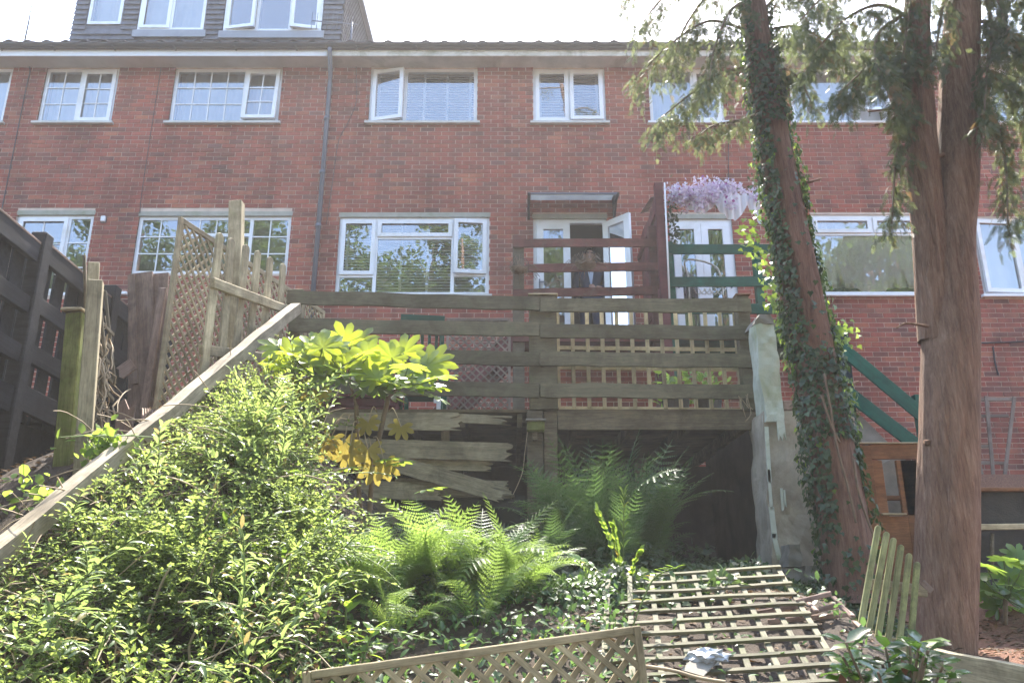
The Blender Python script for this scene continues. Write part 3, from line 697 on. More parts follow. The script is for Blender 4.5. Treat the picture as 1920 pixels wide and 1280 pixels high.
# ---- last house
h4 = thing('terraced_house', ((XB[4] + XB[5]) / 2, FY, ZBASE), 'red brick house at the right edge behind the thick trunk', 'house', G_H)
wa = upper(1868, 2030); la = lower(1832, 1990, 408, 553, 480)
walls(h4, XB[4], XB[5], [wa, la]); eaves(h4, XB[4], XB[5], M_UPVC, M_SOFFIT); inside(h4, XB[4], XB[5])
window(h4, *wa, [dict(r=(0, .5, 0, 1)), dict(r=(.5, 1, 0, 1))], blind='slats', sillmat=M_UPVC)
window(h4, *la, [dict(r=(0, .52, 0, 1), open=('R', 5)), dict(r=(.52, 1, 0, 1))], blind='curtain', sillmat=M_UPVC)

# fittings on the walls
dp = thing('downpipe', (xf(585, 500), FY - .06, CZ + 1.5), 'grey drainpipe running down the brickwork from the dark gutter', 'drainpipe')
pts = [Vector((XB[2] + .06, YF - .085, P(0, 97, YF).z)), Vector((XB[2] + .06, YF - .085, P(0, 103, YF).z)), Vector((XB[2] + .03, FY - .11, ZT - .22)), Vector((XB[2] + .02, FY - .06, ZT - .35)), Vector((XB[2], FY - .06, CZ + 1.5))]
tube('pipe', pts, .036, M_PIPE, dp, 10)
for zz in (zf(230), zf(330), zf(430)): tube('pipe_collar', [(XB[2] + .01, FY - .06, zz), (XB[2] + .01, FY - .06, zz + .06)], .045, M_PIPE, dp, 10)
def cable(label, ps, r=.009):
    pts = curve([P(a, b, FY - .02) for a, b in ps], 40)
    tag(tube('wall_cable', pts, r, M_CABLE, None, 5), label, 'cable')
cable('black cable hanging down the brick wall left of the small georgian window', [(38, 110), (56, 128), (48, 170), (28, 270), (8, 370), (-8, 450)])
cable('thin black cable down the brickwork between the two georgian windows', [(302, 128), (295, 170), (281, 260), (266, 360), (262, 400)], .006)
cable('looped black cable on the brick beside the drainpipe', [(668, 100), (668, 140), (668, 190), (655, 225), (635, 265), (625, 330), (612, 420)], .006)
cable('dark cable down the brickwork left of the ivy trunk', [(1367, 236), (1366, 280), (1366, 338)], .008)
wl = thing('wall_light', P(195, 408, FY - .02), 'small white security light on the brick near the leftmost lower window', 'wall light')
c = P(195, 412, FY); box('housing', c.x - .035, c.x + .035, FY - .05, FY - .003, c.z - .05, c.z + .05, M_UPVC, wl, .01); box('back_plate', c.x - .045, c.x + .045, FY - .003, FY + .004, c.z - .06, c.z + .06, M_CABLE, wl)
vt = thing('wall_vent', P(228, 553, FY - .02), 'small white vent ledge on the brick beside the brown boards', 'vent')
c = P(232, 553, FY); box('cowl', c.x - .08, c.x + .08, FY - .09, FY + .003, c.z - .02, c.z + .03, M_UPVC, vt, .008)
def aerial(label, px, py0, py1, Y, yagi):
    a, b = P(px, py0, Y), P(px, py1, Y); t = thing('tv_aerial', a, label, 'aerial'); tube('mast', [a, Vector((a.x, a.y, b.z))], .016, M_PIPE, t, 6)
    bz = b.z - .05
    if yagi:
        e = Vector((a.x - .62, a.y - .25, bz - .12)); tube('boom', [(a.x + .1, a.y, bz), e], .01, M_PIPE, t, 5)
        for i in range(9):
            q = Vector((a.x, a.y, bz)).lerp(e, i / 8); tube('element', [q + Vector((-.03, .09, -.10)), q + Vector((.03, -.09, .10))], .005, M_PIPE, t, 4)
    else:
        for k in range(3): tube('element', [(a.x - .22 + .06 * k, a.y, bz - .13 * k + .05), (a.x + .1, a.y + .1, bz - .13 * k - .08)], .006, M_PIPE, t, 4)
aerial('grey tv aerial beside the slate dormer above the gutter', 657, 88, 42, 11.9, True)
aerial('thin tv aerial on the roof at the top left corner', 44, 88, 5, 12.3, False)

# ================================================================== RAISED DECK
DKY, DKZ = 6.9, P(0, 770, 6.9).z
dk = thing('raised_deck', (P(970, 770, DKY).x, DKY, DKZ), 'raised timber deck with weathered olive-brown horizontal plank railing', 'deck')
xl, xr = P(545, 600, DKY).x, P(1408, 600, DKY).x
def deck_rail(x0, y0, x1, y1, Y=DKY - .045, h=.122, mat=M_DECKW):
    a, b = P(x0, y0, Y), P(x1, y1, Y); dz = Vector((0, 0, h / 2))
    plank('rail', a - dz, b - dz, h, .034, mat, dk, bevel=.005, warp=.009, n=18)
for (a, b, c, d) in [(540, 545, 1011, 558), (546, 597, 1010, 606), (555, 652, 1010, 660), (558, 711, 1010, 719)]: deck_rail(a, b, c, d)
for (a, b, c, d) in [(1013, 560, 1406, 561), (1013, 608, 1416, 612), (1013, 660, 1419, 664), (1013, 718, 1420, 722)]: deck_rail(a, b, c, d)
for px0, px1, top, th in [(992, 1044, 556, .10), (1385, 1409, 556, .09), (540, 563, 543, .09)]:
    a, b = P(px0, 660, DKY + .04), P(px1, 660, DKY + .04); zt = P(0, top, DKY).z
    zb = gh((a.x + b.x) / 2, DKY) - .1 if px0 == 540 else P(0, 768, DKY).z
    box('post', a.x, b.x, DKY - .024, DKY + .09, zb, zt, M_DECKW, dk, .006)
    if px0 != 540: box('post_cap', a.x - .008, b.x + .012, DKY - .05, DKY + .11, zt + .002, zt + .014, M_PALEW if px0 == 992 else M_GATEW, dk, .003)
# deck boards (edges seen from below), joists and front beam
xdk0, xdk1 = xl - .05, P(1430, 770, DKY).x
for i in range(32):
    y = DKY + .06 + i * .146
    if y > FY - .1: break
    box('deck_board', xdk0, xdk1, y, y + .138, DKZ, DKZ + .028, M_OLDW, dk)
for i in range(9):
    x = xdk0 + .1 + (xdk1 - xdk0 - .2) * i / 8; box('joist', x - .022, x + .022, DKY + .1, FY - .02, DKZ - .125, DKZ - .003, M_OLDW, dk)
box('front_beam', P(1046, 775, DKY).x, xdk1, DKY + .03, DKY + .07, DKZ - .155, DKZ - .004, M_OLDW, dk)
box('support_post', P(988, 850, DKY).x, P(1018, 850, DKY).x, DKY - .02, DKY + .09, 1.5, DKZ - .002, M_OLDW, dk, .006)
box('support_post', P(1020, 850, DKY).x, P(1046, 850, DKY).x, DKY + .03, DKY + .13, 1.5, DKZ - .002, M_OLDW, dk, .006)
for px in (700, 860, 1200, 1400): c = P(px, 900, 8.6); box('support_post', c.x - .05, c.x + .05, 8.55, 8.65, 1.6, DKZ - .126, M_OLDW, dk)
# lamp on the support post
lm = thing('post_lamp', P(1003, 800, DKY - .04), 'small green box lamp on the deck support post', 'lamp')
a, b = P(988, 792, DKY - .06), P(1021, 810, DKY - .06)
box('lamp_body', a.x, b.x, DKY - .12, DKY - .022, b.z, a.z, M_MOSSW, lm, .01); box('lamp_lid', a.x - .012, b.x + .012, DKY - .13, DKY - .022, a.z + .001, a.z + .022, M_BLOCK, lm, .006)
c = P(1003, 818, DKY - .06); box('lamp_stem', c.x - .02, c.x + .02, DKY - .08, DKY - .022, c.z - .03, b.z - .001, M_OLDW, lm)
tag(tube('hanging_wire', curve([P(990, 800, DKY - .05), P(984, 850, DKY - .06), P(978, 890, DKY - .05), P(958, 935, DKY - .05)], 18), .004, M_DRY, None, 4), 'thin pale wire hanging beside the deck support post', 'wire')
# rotten skirting below the left half of the deck
sk = thing('broken_skirting', P(800, 930, DKY), 'collapsed skirting of rotten snapped boards below the left half of the deck', 'timber wall')
YS = DKY - .09
def rag(x0, y0, x1, y1, h, dy=0, depth=.14, mat=M_ROTW): ragged('board', P(x0, y0, YS + dy), P(x1, y1, YS + dy), h, .032, mat, sk, depth)
rag(612, 790, 868, 790, .15, 0, .16); rag(840, 783, 962, 789, .075, .035, .25)
rag(640, 838, 962, 848, .15, .0, .17); rag(650, 868, 925, 873, .09, .034, .10)
rag(700, 857, 955, 930, .135, -.036, .2); rag(740, 912, 962, 918, .14, .036, .12); rag(640, 915, 832, 922, .14, .0, .08); rag(690, 945, 905, 1035, .14, -.01, .2)
plank('board', P(835, 800, YS + .08), P(835, 990, YS + .08), .07, .04, M_OLDW, sk, up=(1, 0, 0))
plank('board', P(965, 930, YS + .05), P(600, 925, YS + .05), .03, .03, M_OLDW, sk)
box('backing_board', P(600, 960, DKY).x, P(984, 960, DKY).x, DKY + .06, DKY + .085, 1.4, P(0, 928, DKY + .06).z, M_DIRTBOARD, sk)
# wall behind the void, its colour darkened to deepen the shade
rw = boxes('retaining_wall', [(P(560, 800, 9.2).x, P(1480, 800, 9.2).x, 9.1, 9.28, 1.4, DKZ - .13)], M_DKWALL); tag(rw, 'wall at the back of the void under the deck, darkened in colour for shade', 'wall')

# square trellis standing on the deck behind the railing
def grid_trellis(t, A, B, C, nu, nv, sw, th, mat, skip=()):
    """slats over a panel with corner A, along B-A (nu uprights) and along C-A (nv cross slats)"""
    A, B, C = Vector(A), Vector(B), Vector(C); nrm = (B - A).cross(C - A).normalized()
    for i in range(nu):
        if ('u', i) in skip: continue
        f = i / (nu - 1); a = A.lerp(B, f); plank('slat', a, a + (C - A), sw, th, mat, t, up=(B - A), bevel=.002)
    for j in range(nv):
        if ('v', j) in skip: continue
        f = j / (nv - 1); a = A.lerp(C, f) - nrm * th; plank('slat', a, a + (B - A), sw, th, mat, t, up=(C - A), bevel=.002)
TY = DKY + .14
t = thing('trellis_panel', P(1220, 768, TY), 'square trellis panel coloured pale as if sunlit, behind the right half of the deck railing', 'trellis')
A, B = P(1048, 764, TY), P(1392, 768, TY); Ct = P(1043, 578, TY); Bt = P(1392, 580, TY)
C = Vector((A.x, A.y, Ct.z)); grid_trellis(t, A, B, C, 13, 6, .034, .016, M_TREL2)
# brown diamond lattice behind the left half
def diamond(t, A, B, C, sp_, sw, th, mat, frame=.0, fmat=None):
    """diagonal lattice in the parallelogram A, B (along), C (up): every slat its own piece, clipped to the panel"""
    A, B, C = Vector(A), Vector(B), Vector(C); U, Vv = B - A, C - A; W, H = U.length, Vv.length; u, v = U.normalized(), Vv.normalized(); nrm = u.cross(v).normalized()
    for s, layer in ((1, 0), (-1, 1)):
        k = -H if s > 0 else 0.0
        while k < (W if s > 0 else W + H):
            # line x - s*y = k
            pts = []
            for y in (0, H):
                x = k + s * y
                pts.append((x, y))
            (xa, ya), (xb, yb) = pts
            def clip(x, y, x2, y2):
                t0, t1 = 0.0, 1.0; dx = x2 - x
                for lim, sg in ((0, 1), (W, -1)):
                    fa, fb = sg * (x - lim), sg * (x2 - lim)
                    if fa < 0 and fb < 0: return None
                    if fa < 0: t0 = max(t0, fa / (fa - fb))
                    elif fb < 0: t1 = min(t1, fa / (fa - fb))
                return None if t1 - t0 < .03 else (x + dx * t0, y + (y2 - y) * t0, x + dx * t1, y + (y2 - y) * t1)
            q = clip(xa, ya, xb, yb)
            if q and math.hypot(q[2] - q[0], q[3] - q[1]) > .05:
                o = nrm * (th * (layer - .5)) * 1.02
                a = A + u * q[0] + v * q[1] + o; b = A + u * q[2] + v * q[3] + o
                plank('slat', a, b, sw, th, mat, t, up=nrm.cross(b - a), bevel=0)
            k += sp_ * 1.414
    if frame:
        f = frame
        for a, b in ((A, C), (B, B + Vv), (C, C + U), (A, B)):
            d = (b - a).normalized(); e = d * (f * .5 if abs(d.dot(u)) < .5 else -f * .5 - .001)
            plank('frame', a - e, b + e, f, th * 3.2, fmat or mat, t, up=nrm.cross(b - a), bevel=.003)
t = thing('lattice_panel', P(900, 768, 8.6), 'small brown diamond lattice panel on the deck, seen through the railing beside the green chair', 'lattice')
A, B = P(836, 772, 8.6), P(955, 772, 8.6); C = Vector((A.x, A.y, P(0, 600, 8.6).z)); diamond(t, A, B, C, .062, .018, .008, M_LATTB, .03)
# green garden chair seen from behind
ch = thing('garden_chair', P(793, 770, 7.9), 'green wooden garden chair standing on the deck behind the railing', 'chair')
a, b = P(752, 590, 7.9), P(834, 594, 7.9); yy = 7.9
def cpl(n, p, q, wd, th, up=(0, 0, 1)): plank(n, p, q, wd, th, M_GREENW, ch, up=up)
zt = a.z; zs = DKZ + .45
cpl('top_rail', (a.x, yy, zt - .03), (b.x, yy, zt - .05), .07, .03)
for x, nm in ((a.x + .025, 'leg'), (b.x - .025, 'leg')):
    cpl(nm, (x, yy, zt - .065), (x, yy + .06, DKZ + .03), .045, .04, (1, 0, 0)); cpl(nm, (x, yy + .5, zs + .2), (x, yy + .5, DKZ + .03), .045, .04, (1, 0, 0)); cpl('arm', (x, yy + .02, zs + .22), (x, yy + .54, zs + .22), .02, .05)
for i in range(5): x = a.x + .08 + (b.x - a.x - .16) * i / 4; cpl('back_slat', (x, yy + .012, zt - .075), (x, yy + .05, zs + .02), .03, .015, (1, 0, 0))
cpl('seat', (a.x + .05, yy + .28, zs), (b.x - .05, yy + .28, zs), .03, .46)
bx = thing('storage_box', P(665, 768, 7.7), 'maroon painted storage box on the deck behind the leafy plant', 'box')
a, b = P(560, 727, 7.6), P(742, 768, 7.6)
for i in range(3): box('board', a.x, b.x, 7.6, 7.63, DKZ + .03 + i * .085, DKZ + .11 + i * .085, M_MAROON, bx, .004)
box('body', a.x + .01, b.x - .01, 7.631, 8.0, DKZ + .03, DKZ + .27, M_MAROON, bx); box('lid', a.x - .02, b.x + .02, 7.58, 8.02, DKZ + .285, DKZ + .31, M_MAROON, bx, .004)
tu = tag(boxes('electric_socket_post', [(-.018, .018, -.02, .02, 0, .22), (-.045, -.02, -.015, .015, .07, .11), (-.02, -.017, -.012, .012, .08, .10)], M_UPVC, None, Matrix.Translation(P(822, 769, 7.5))), 'small pale blue plastic bracket beside the green chair foot', 'bracket')

# ================================================================== UPPER LANDING AT THE DOOR
LY = 10.15; LZ = CZ + 3.38
ld = thing('door_landing', P(1100, 560, LY), 'red-brown timber landing with three-rail balustrade in front of the open door', 'landing')
for (x0, y0, x1, y1) in [(962, 449, 1236, 448), (985, 496, 1240, 492), (962, 543, 1243, 537)]:
    a, b = P(x0, y0, LY - .05), P(x1, y1, LY - .05); dz = Vector((0, 0, .055)); plank('rail', a - dz, b - dz, .115, .032, M_REDW, ld, warp=.006, n=10)
for px, tp in ((972, 449), (1229, 425)):
    c = P(px, 500, LY); zt = P(0, tp, LY).z; box('post', c.x - .075, c.x + .075, LY - .03, LY + .07, DKZ + .03, zt, M_REDW if px > 1000 else M_OLDW, ld, .006)
x0, x1 = P(962, 560, LY).x, P(1240, 560, LY).x
for i in range(10): box('landing_board', x0, x1, LY - .03 + i * .145, LY + .107 + i * .145, LZ - .03, LZ, M_REDW, ld)
box('edge_beam', x0, x1, LY - .065, LY - .035, LZ - .20, LZ - .002, M_REDW, ld)
for sy in (LY + .05, LY + .85):
    plank('stringer', (x0 + .02, sy, LZ - .12), (x0 - 1.55, sy, DKZ + .05), .2, .04, M_MAROON, ld)
for i in range(7):
    f = (i + .5) / 7; x = x0 - 1.5 * f; z = LZ - .12 - (LZ - DKZ - .17) * f; box('tread', x - .13, x + .11, LY + .072, LY + .828, z + .06, z + .09, M_MAROON, ld)
# dead hanging baskets
def basket(label, px, py, Y, r):
    c = P(px, py, Y); t = thing('hanging_basket', c, label, 'basket')
    V, F = [], []; n, m_ = 16, 6
    for j in range(m_ + 1):
        a = R(90) * j / m_
        for i in range(n): b = 2 * math.pi * i / n; rr = r * math.cos(a) * (1 + .1 * random.uniform(-1, 1)); V.append((rr * math.cos(b), rr * math.sin(b), -r * .62 * math.sin(a) + random.uniform(-.004, .004)))
    for j in range(m_):
        for i in range(n): F.append((j * n + i, j * n + (i + 1) % n, (j + 1) * n + (i + 1) % n, (j + 1) * n + i)[::-1])
    F.append(tuple(range(n)))
    mesh('liner', V, F, M_TWIG, t, Matrix.Translation(c))
    L = []
    for i in range(60):
        d = rdir(1, .5)[0]; p = Vector(c) + Vector((d[0] * r * .8, d[1] * r * .8, -.01)); q = p + Vector((d[0], d[1], d[2] + .1)) * random.uniform(.07, .16); q2 = q + Vector((d[0] * .06, d[1] * .06, -.06)); L.append(([p, q, q2], .003))
    o = tubes('dead_stems', L, M_TWIG, t, 3); o['kind'] = 'stuff'
    tube('hanger', curve([Vector(c) + Vector((-r, 0, 0)), Vector(c) + Vector((-r * .9, 0, r * .9)), Vector(c) + Vector((0, 0, r * 1.2)), Vector(c) + Vector((r * .9, 0, r * .9)), Vector(c) + Vector((r, 0, 0))], 16), .004, M_CABLE, t, 4)
basket('dried-up hanging basket on the landing rail in front of the person', 1098, 494, LY - .17, .14)
basket('dried-up hanging basket at the left post of the landing', 974, 503, LY - .19, .12)
# canopy over the door
cn = thing('door_canopy', P(1075, 390, FY - .3), 'small pale polycarbonate canopy with dark end brackets above the open door', 'canopy')
zc_ = zf(386); xa, xb_ = P(992, 380, 11.2).x, P(1157, 380, 11.2).x
M_POLY = leafm('polycarbonate', (.7, .7, .71), (.74, .74, .75), (.85, .85, .86), .3, .6)
V = []
for x in (xa + .03, xb_ - .03):
    for i in range(7): f = i / 6; V.append((x, FY - .01 - .55 * f, zc_ + .10 - .20 * f ** 1.7)); 
F = [(i, i + 1, 8 + i, 7 + i) for i in range(6)]
o = mesh('canopy_sheet', V, F, M_POLY, cn); md = o.modifiers.new('s', 'SOLIDIFY'); md.thickness = .008
for x in (xa, xb_):
    V = [(s, FY - .01 - .57 * f, zc_ + .115 - .20 * f ** 1.7 + d) for s in (x - .02, x + .02) for d in (0, 1) for f in (0, .33, .66, 1)]
    V = []
    for s in (x - .018, x + .018):
        V += [(s, FY - .002, zc_ + .13), (s, FY - .2, zc_ + .10), (s, FY - .4, zc_ + .03), (s, FY - .58, zc_ - .075), (s, FY - .56, zc_ - .10), (s, FY - .3, zc_ - .06), (s, FY - .06, zc_ - .20), (s, FY - .002, zc_ - .24)]
    F = [tuple(range(8)), tuple(range(15, 7, -1))] + [(i, i + 8, (i + 1) % 8 + 8, (i + 1) % 8) for i in range(8)]
    mesh('bracket', V, F, M_CABLE, cn)
box('front_bar', xa + .02, xb_ - .02, FY - .585, FY - .56, zc_ - .10, zc_ - .075, M_PIPE, cn)
# dividing fence
dv = thing('divider_fence', P(1238, 560, 9.9), 'dark red boarded divider with tall post between the two landings', 'fence')
px_ = P(1238, 420, 9.9).x; zt = P(0, 345, 9.9).z
box('post', px_ - .055, px_ + .055, 9.85, 9.95, DKZ + .03, zt, M_MAROON, dv, .006)
for i in range(11):
    y = 9.96 + i * .148
    if y > FY - .16: break
    box('board', px_ - .012, px_ + .012, y, y + .138, LZ - .25, zt - .10 + .03 * math.sin(i), M_MAROON, dv, .003)
for zz in (LZ + .35, LZ + 1.55): box('cross_rail', px_ - .05, px_ - .013, 9.96, FY - .03, zz, zz + .07, M_MAROON, dv)
plank('brace', (px_ - .033, 10.0, LZ + .42), (px_ - .033, FY - .1, LZ + 1.5), .07, .034, M_MAROON, dv)
c0 = P(1215, 372, 10.6); tag(plank('scrap_board', P(1208, 398, 11.0), P(1228, 368, 10.2), .12, .01, M_PINKW, None, up=(1, 0, .3)), 'pale scrap of board lying on top of the red divider', 'board')

# ================================================================== NEIGHBOUR: GREEN LANDING, STAIRS, GARLAND
GY = 10.0
gl = thing('green_landing', P(1340, 560, GY), 'green painted timber landing with railings beside the ivy-clad trunk', 'landing')
for (x0, y0, x1, y1) in [(1247, 459, 1470, 459), (1247, 520, 1480, 519), (1250, 570, 1490, 570)]:
    a, b = P(x0, y0, GY - .05), P(x1, y1, GY - .05); dz = Vector((0, 0, .065)); plank('rail', a - dz, b - dz, .135, .03, M_GREENW, gl)
gx0, gx1 = P(1250, 560, GY).x, P(1560, 560, GY).x
for px in (1256, 1420): c = P(px, 500, GY); box('post', c.x - .05, c.x + .05, GY - .033, GY + .06, DKZ, P(0, 455, GY).z, M_GREENW, gl, .005)
for i in range(10): box('landing_board', gx0, gx1, GY - .03 + i * .145, GY + .107 + i * .145, LZ - .06, LZ - .03, M_GREENW, gl)
a, b = P(1570, 612, GY - .1), P(1600, 840, GY - .1); plank('newel_post', P(1575, 612, GY - .1), P(1598, 850, GY - .1), .15, .12, M_DKGREEN, gl, up=(1, 0, 0))
plank('stair_rail', P(1578, 652, GY - .2), P(1800, 838, GY - .2), .17, .03, M_GREENW, gl)
plank('stair_rail', P(1590, 736, GY - .2), P(1790, 890, GY - .2), .17, .03, M_GREENW, gl)
plank('stringer', P(1600, 790, GY - .12), P(1700, 890, GY - .12), .24, .04, M_BLOCK, gl)
c = P(1722, 770, GY - .1); box('post', c.x - .05, c.x + .05, GY - .17, GY - .07, 2.9, P(0, 745, GY).z, M_GREENW, gl)
tag(tube('clothes_pole', [P(1246, 343, GY - .15), P(1256, 575, GY - .15)], .012, M_UPVC, None, 6), 'thin white pole standing in front of the green railing beside the red post', 'pole')
gd = thing('flower_garland', P(1335, 380, GY + .1), 'garland of purple artificial blossom with white lace above the closed white doors', 'garland')
pos, dirs = [], []
for k in range(34):
    c = P(random.uniform(1258, 1425), random.gauss(362, 11), GY - .1 + random.uniform(-.1, .15)); n = random.randint(25, 100); ln = random.uniform(.05, .30)
    for i in range(n):
        f = random.random(); sp2 = .07 * (1 - f * .7); pos.append((c.x + random.gauss(0, sp2), c.y + random.gauss(0, sp2), c.z + .06 - ln * f)); dirs.append(rdir(1)[0])
scatter('blossom', T_SMALL, pos, dirs, rdir(len(pos)), .055, L_PETAL, gd, 'stuff', 1.4)
pos = [tuple(P(random.uniform(1250, 1270), random.uniform(375, 470), GY + .1)) for _ in range(150)] + [tuple(P(random.uniform(1255, 1420), random.gauss(365, 12), GY + .12)) for _ in range(120)]
scatter('garland_leaves', T_OVAL, pos, rdir(len(pos), -.6), rdir(len(pos)), .07, L_IVY, gd, 'stuff')
V, F = [], []
nI, nJ = 50, 8
for j in range(nJ + 1):
    for i in range(nI + 1):
        u, v = i / nI, j / nJ; dpth = .16 + .22 * (abs(math.sin(u * 7.0 + .5))) * (.4 + u); c = P(1285 + 135 * u, 368, GY - .02); V.append((c.x, c.y - .06 + .03 * math.sin(u * 60), c.z - dpth * v))
for j in range(nJ):
    for i in range(nI): k = j * (nI + 1) + i; F.append((k, k + 1, k + nI + 2, k + nI + 1))
mesh('lace_cloth', V, F, plain('white_cloth', (.75, .76, .8), .9, .05, bmp=0), gd, smooth=True)
ct = thing('metal_chair', P(1320, 560, 10.6), 'white curved metal garden chair frame behind the green railing', 'chair')
for s in (0, .28): tube('frame', curve([P(1292, 560, 10.5 + s), P(1290, 520, 10.5 + s), P(1284, 490, 10.5 + s), P(1310, 488, 10.5 + s), P(1340, 499, 10.5 + s), P(1352, 520, 10.5 + s), P(1356, 555, 10.5 + s)], 30), .014, M_OLDWHITE, ct, 6)
for k in range(7): tube('seat_bar', [P(1292 + k * 10, 548 - (k % 2) * 3, 10.5), P(1292 + k * 10, 548 - (k % 2) * 3, 10.78)], .009, M_OLDWHITE, ct, 5)
for k in range(5): f = k / 4; tube('back_bar', curve([P(1300 + 40 * f, 540, 10.5), P(1310 + 40 * f, 552, 10.5), P(1325 + 36 * f, 540, 10.52)], 8), .008, M_OLDWHITE, ct, 5)

# ================================================================== RIGHT SIDE MASONRY, GATE
pl = thing('masonry_pillar', P(1455, 785, 6.65), 'leaning pillar with flaking pale green-white paint at the right end of the deck', 'pillar')
def skewbox(name, q0, q1, Y0, Y1, mat, parent, sub=0):
    """pillar between two photo-measured edges: q = (left px, right px, py) at bottom and top"""
    V = []
    for (l, r, py) in (q0, q1):
        for (px, yy) in ((l, Y0), (r, Y0), (r, Y1), (l, Y1)):
            p = P(px, py, Y0); V.append((p.x, yy, p.z))
    c = Vector(V[0]); o = mesh(name, [Vector(v) - c for v in V], BOXF, mat, parent, Matrix.Translation(c))
    bm = bmesh.new(); bm.from_mesh(o.data); bmesh.ops.subdivide_edges(bm, edges=bm.edges[:], cuts=13, use_grid_fill=True)
    for v in bm.verts: v.co += Vector((mnoise.noise(v.co * 4 + c) + .6 * mnoise.noise(v.co * 15 + c), mnoise.noise(v.co * 4 + c + Vector((9, 0, 0))) + .6 * mnoise.noise(v.co * 14), 0)) * .024
    bm.to_mesh(o.data); bm.free(); return o
skewbox('shaft', (1437, 1470, 790), (1416, 1452, 606), 6.55, 6.8, M_PAINTR, pl); skewbox('cap', (1414, 1456, 606), (1424, 1446, 588), 6.53, 6.82, M_BLOCK, pl)
ragged('paint_drip', P(1462, 782, 6.55), P(1467, 826, 6.55), .06, .02, M_PAINTR, pl, .07, up=(1, 0, 0), teeth=5)
mw = thing('rendered_wall', P(1500, 1095, 6.6), 'stained rendered wall below the pale pillar beside the dark void', 'wall')
skewbox('wall_face', (1452, 1640, 1120), (1432, 1600, 770), 6.58, 7.0, M_RENDER, mw)
a = P(1436, 800, 7); box('wall_return', a.x, a.x + .22, 7.001, 9.30, 1.4, DKZ - .003, M_DKWALL, mw)  # shade of the void put into the dark colour of the return
for (a_, b_, w_) in (((1437, 800), (1443, 905), .03), ((1441, 880), (1447, 960), .022), ((1446, 950), (1453, 1012), .04), ((1450, 1000), (1462, 1050), .035), ((1465, 915), (1468, 958), .018), ((1470, 918), (1473, 950), .014)): ragged('paint_flake', P(*a_, 6.565), P(*b_, 6.565), w_, .012, M_PAINTR, mw, .05, up=(1, 0, 0), teeth=5)
cb_ = thing('loose_brick', P(1483, 758, 6.7), 'single pinkish brick lying on top of the rendered wall beside the pillar', 'brick')
a, b = P(1470, 768, 6.65), P(1496, 750, 6.65); box('brick', a.x, b.x, 6.65, 6.75, a.z + .004, b.z, M_PINKW, cb_, .006)
for (px0, px1, p0, p1, lab) in [(1472, 1503, 1066, 1100, 'grey concrete block on the ground at the foot of the rendered wall, left of two'), (1506, 1532, 1060, 1098, 'grey concrete block on the ground beside the ivy, right of two'), (1478, 1500, 1020, 1062, 'upright concrete block standing on another block by the rendered wall')]:
    a, b = P(px0, p1, 6.35), P(px1, p0, 6.35); o = skewbox('concrete_block', (px0, px1, p1), (px0 + 1, px1, p0), 6.35, 6.55, M_BLOCK, None); tag(o, lab, 'block')
gt = thing('wooden_gate', P(1662, 1015, 6.3), 'orange-brown boarded gate panel with a small cut-out window between the two trunks', 'gate')
YG = 6.3
def gb(n, x0, x1, y0, y1, dy=0, th=.03, m=M_GATEW): a, b = P(x0, y1, YG), P(x1, y0, YG); box(n, a.x, b.x, YG + dy, YG + dy + th, a.z, b.z, m, gt, .004)
gb('board', 1598, 1612, 832, 1120); gb('board', 1613.5, 1632, 834, 1120); gb('board', 1633.5, 1654, 862, 1120, .003); gb('board', 1634, 1745, 832, 860)
gb('board', 1694, 1722, 862, 966); gb('board', 1723.5, 1745, 862, 1120); gb('board', 1656, 1722, 967, 1120, .002); gb('sill_strip', 1652, 1697, 962, 966, -.03, .03, M_PALEW); gb('cross_rail', 1655.5, 1693, 928, 937, .01)
gb('top_capping', 1596, 1746, 829, 831.5, -.012, .06, M_PALEW)
c = P(1672, 905, 6.9); tag(plank('leaning_sheet', P(1650, 870, 6.9), P(1705, 960, 6.9), .35, .02, M_BLOCK, None), 'grey sheet leaning in the shade behind the gate cut-out', 'sheet')
rt = thing('retaining_wall', P(1880, 1050, 6.7), 'dark retaining wall with a brown timber cap at the right edge', 'wall')
x0, x1 = P(1740, 990, 6.7).x, P(2050, 990, 6.7).x
box('wall_face', x0, x1, 6.7, 6.95, 1.5, P(0, 922, 6.7).z, M_DKWALL, rt); box('timber_cap', x0, x1, 6.66, 6.98, P(0, 922, 6.7).z + .001, P(0, 914, 6.7).z, M_GATEW, rt, .006)
tag(plank('pale_rail', P(1800, 988, 6.6), P(2000, 986, 6.6), .045, .045, M_PALEW), 'pale bamboo-like rail fixed across the dark retaining wall', 'rail')
for px in (1860, 1950): tag(tube('rail_stake', [P(px, 1000, 6.63), P(px, 1075, 6.63)], .015, M_OLDW, None, 6), 'short stake under the pale rail at the right edge' if px < 1900 else 'short stake outside the right edge of the picture', 'stake')
ft = thing('fan_trellis', P(1865, 915, 11.3), 'grey weathered fan trellis leaning on the brick wall at the right', 'trellis')
for (a, b, c, d) in [(1822, 749, 1903, 748), (1822, 780, 1891, 779), (1823, 836, 1860, 836), (1823, 866, 1884, 868)]: plank('slat', P(a, b, 11.32), P(c, d, 11.32), .045, .02, M_LATTB, ft)
for (a, b, c, d) in [(1849, 742, 1865, 920), (1902, 744, 1883, 898), (1820, 815, 1843, 896), (1806, 742, 1812, 915)]: plank('slat', P(a, b, 11.28), P(c, d, 11.28), .05, .02, M_LATTB, ft, up=(1, 0, 0))
cable('black pipe bracket and cable on the right brick wall', [(1828, 630), (1836, 642), (1870, 642), (1920, 640)], .012)
cable('short dark cable hanging on the right brick wall', [(1862, 650), (1866, 680), (1872, 702)], .012)

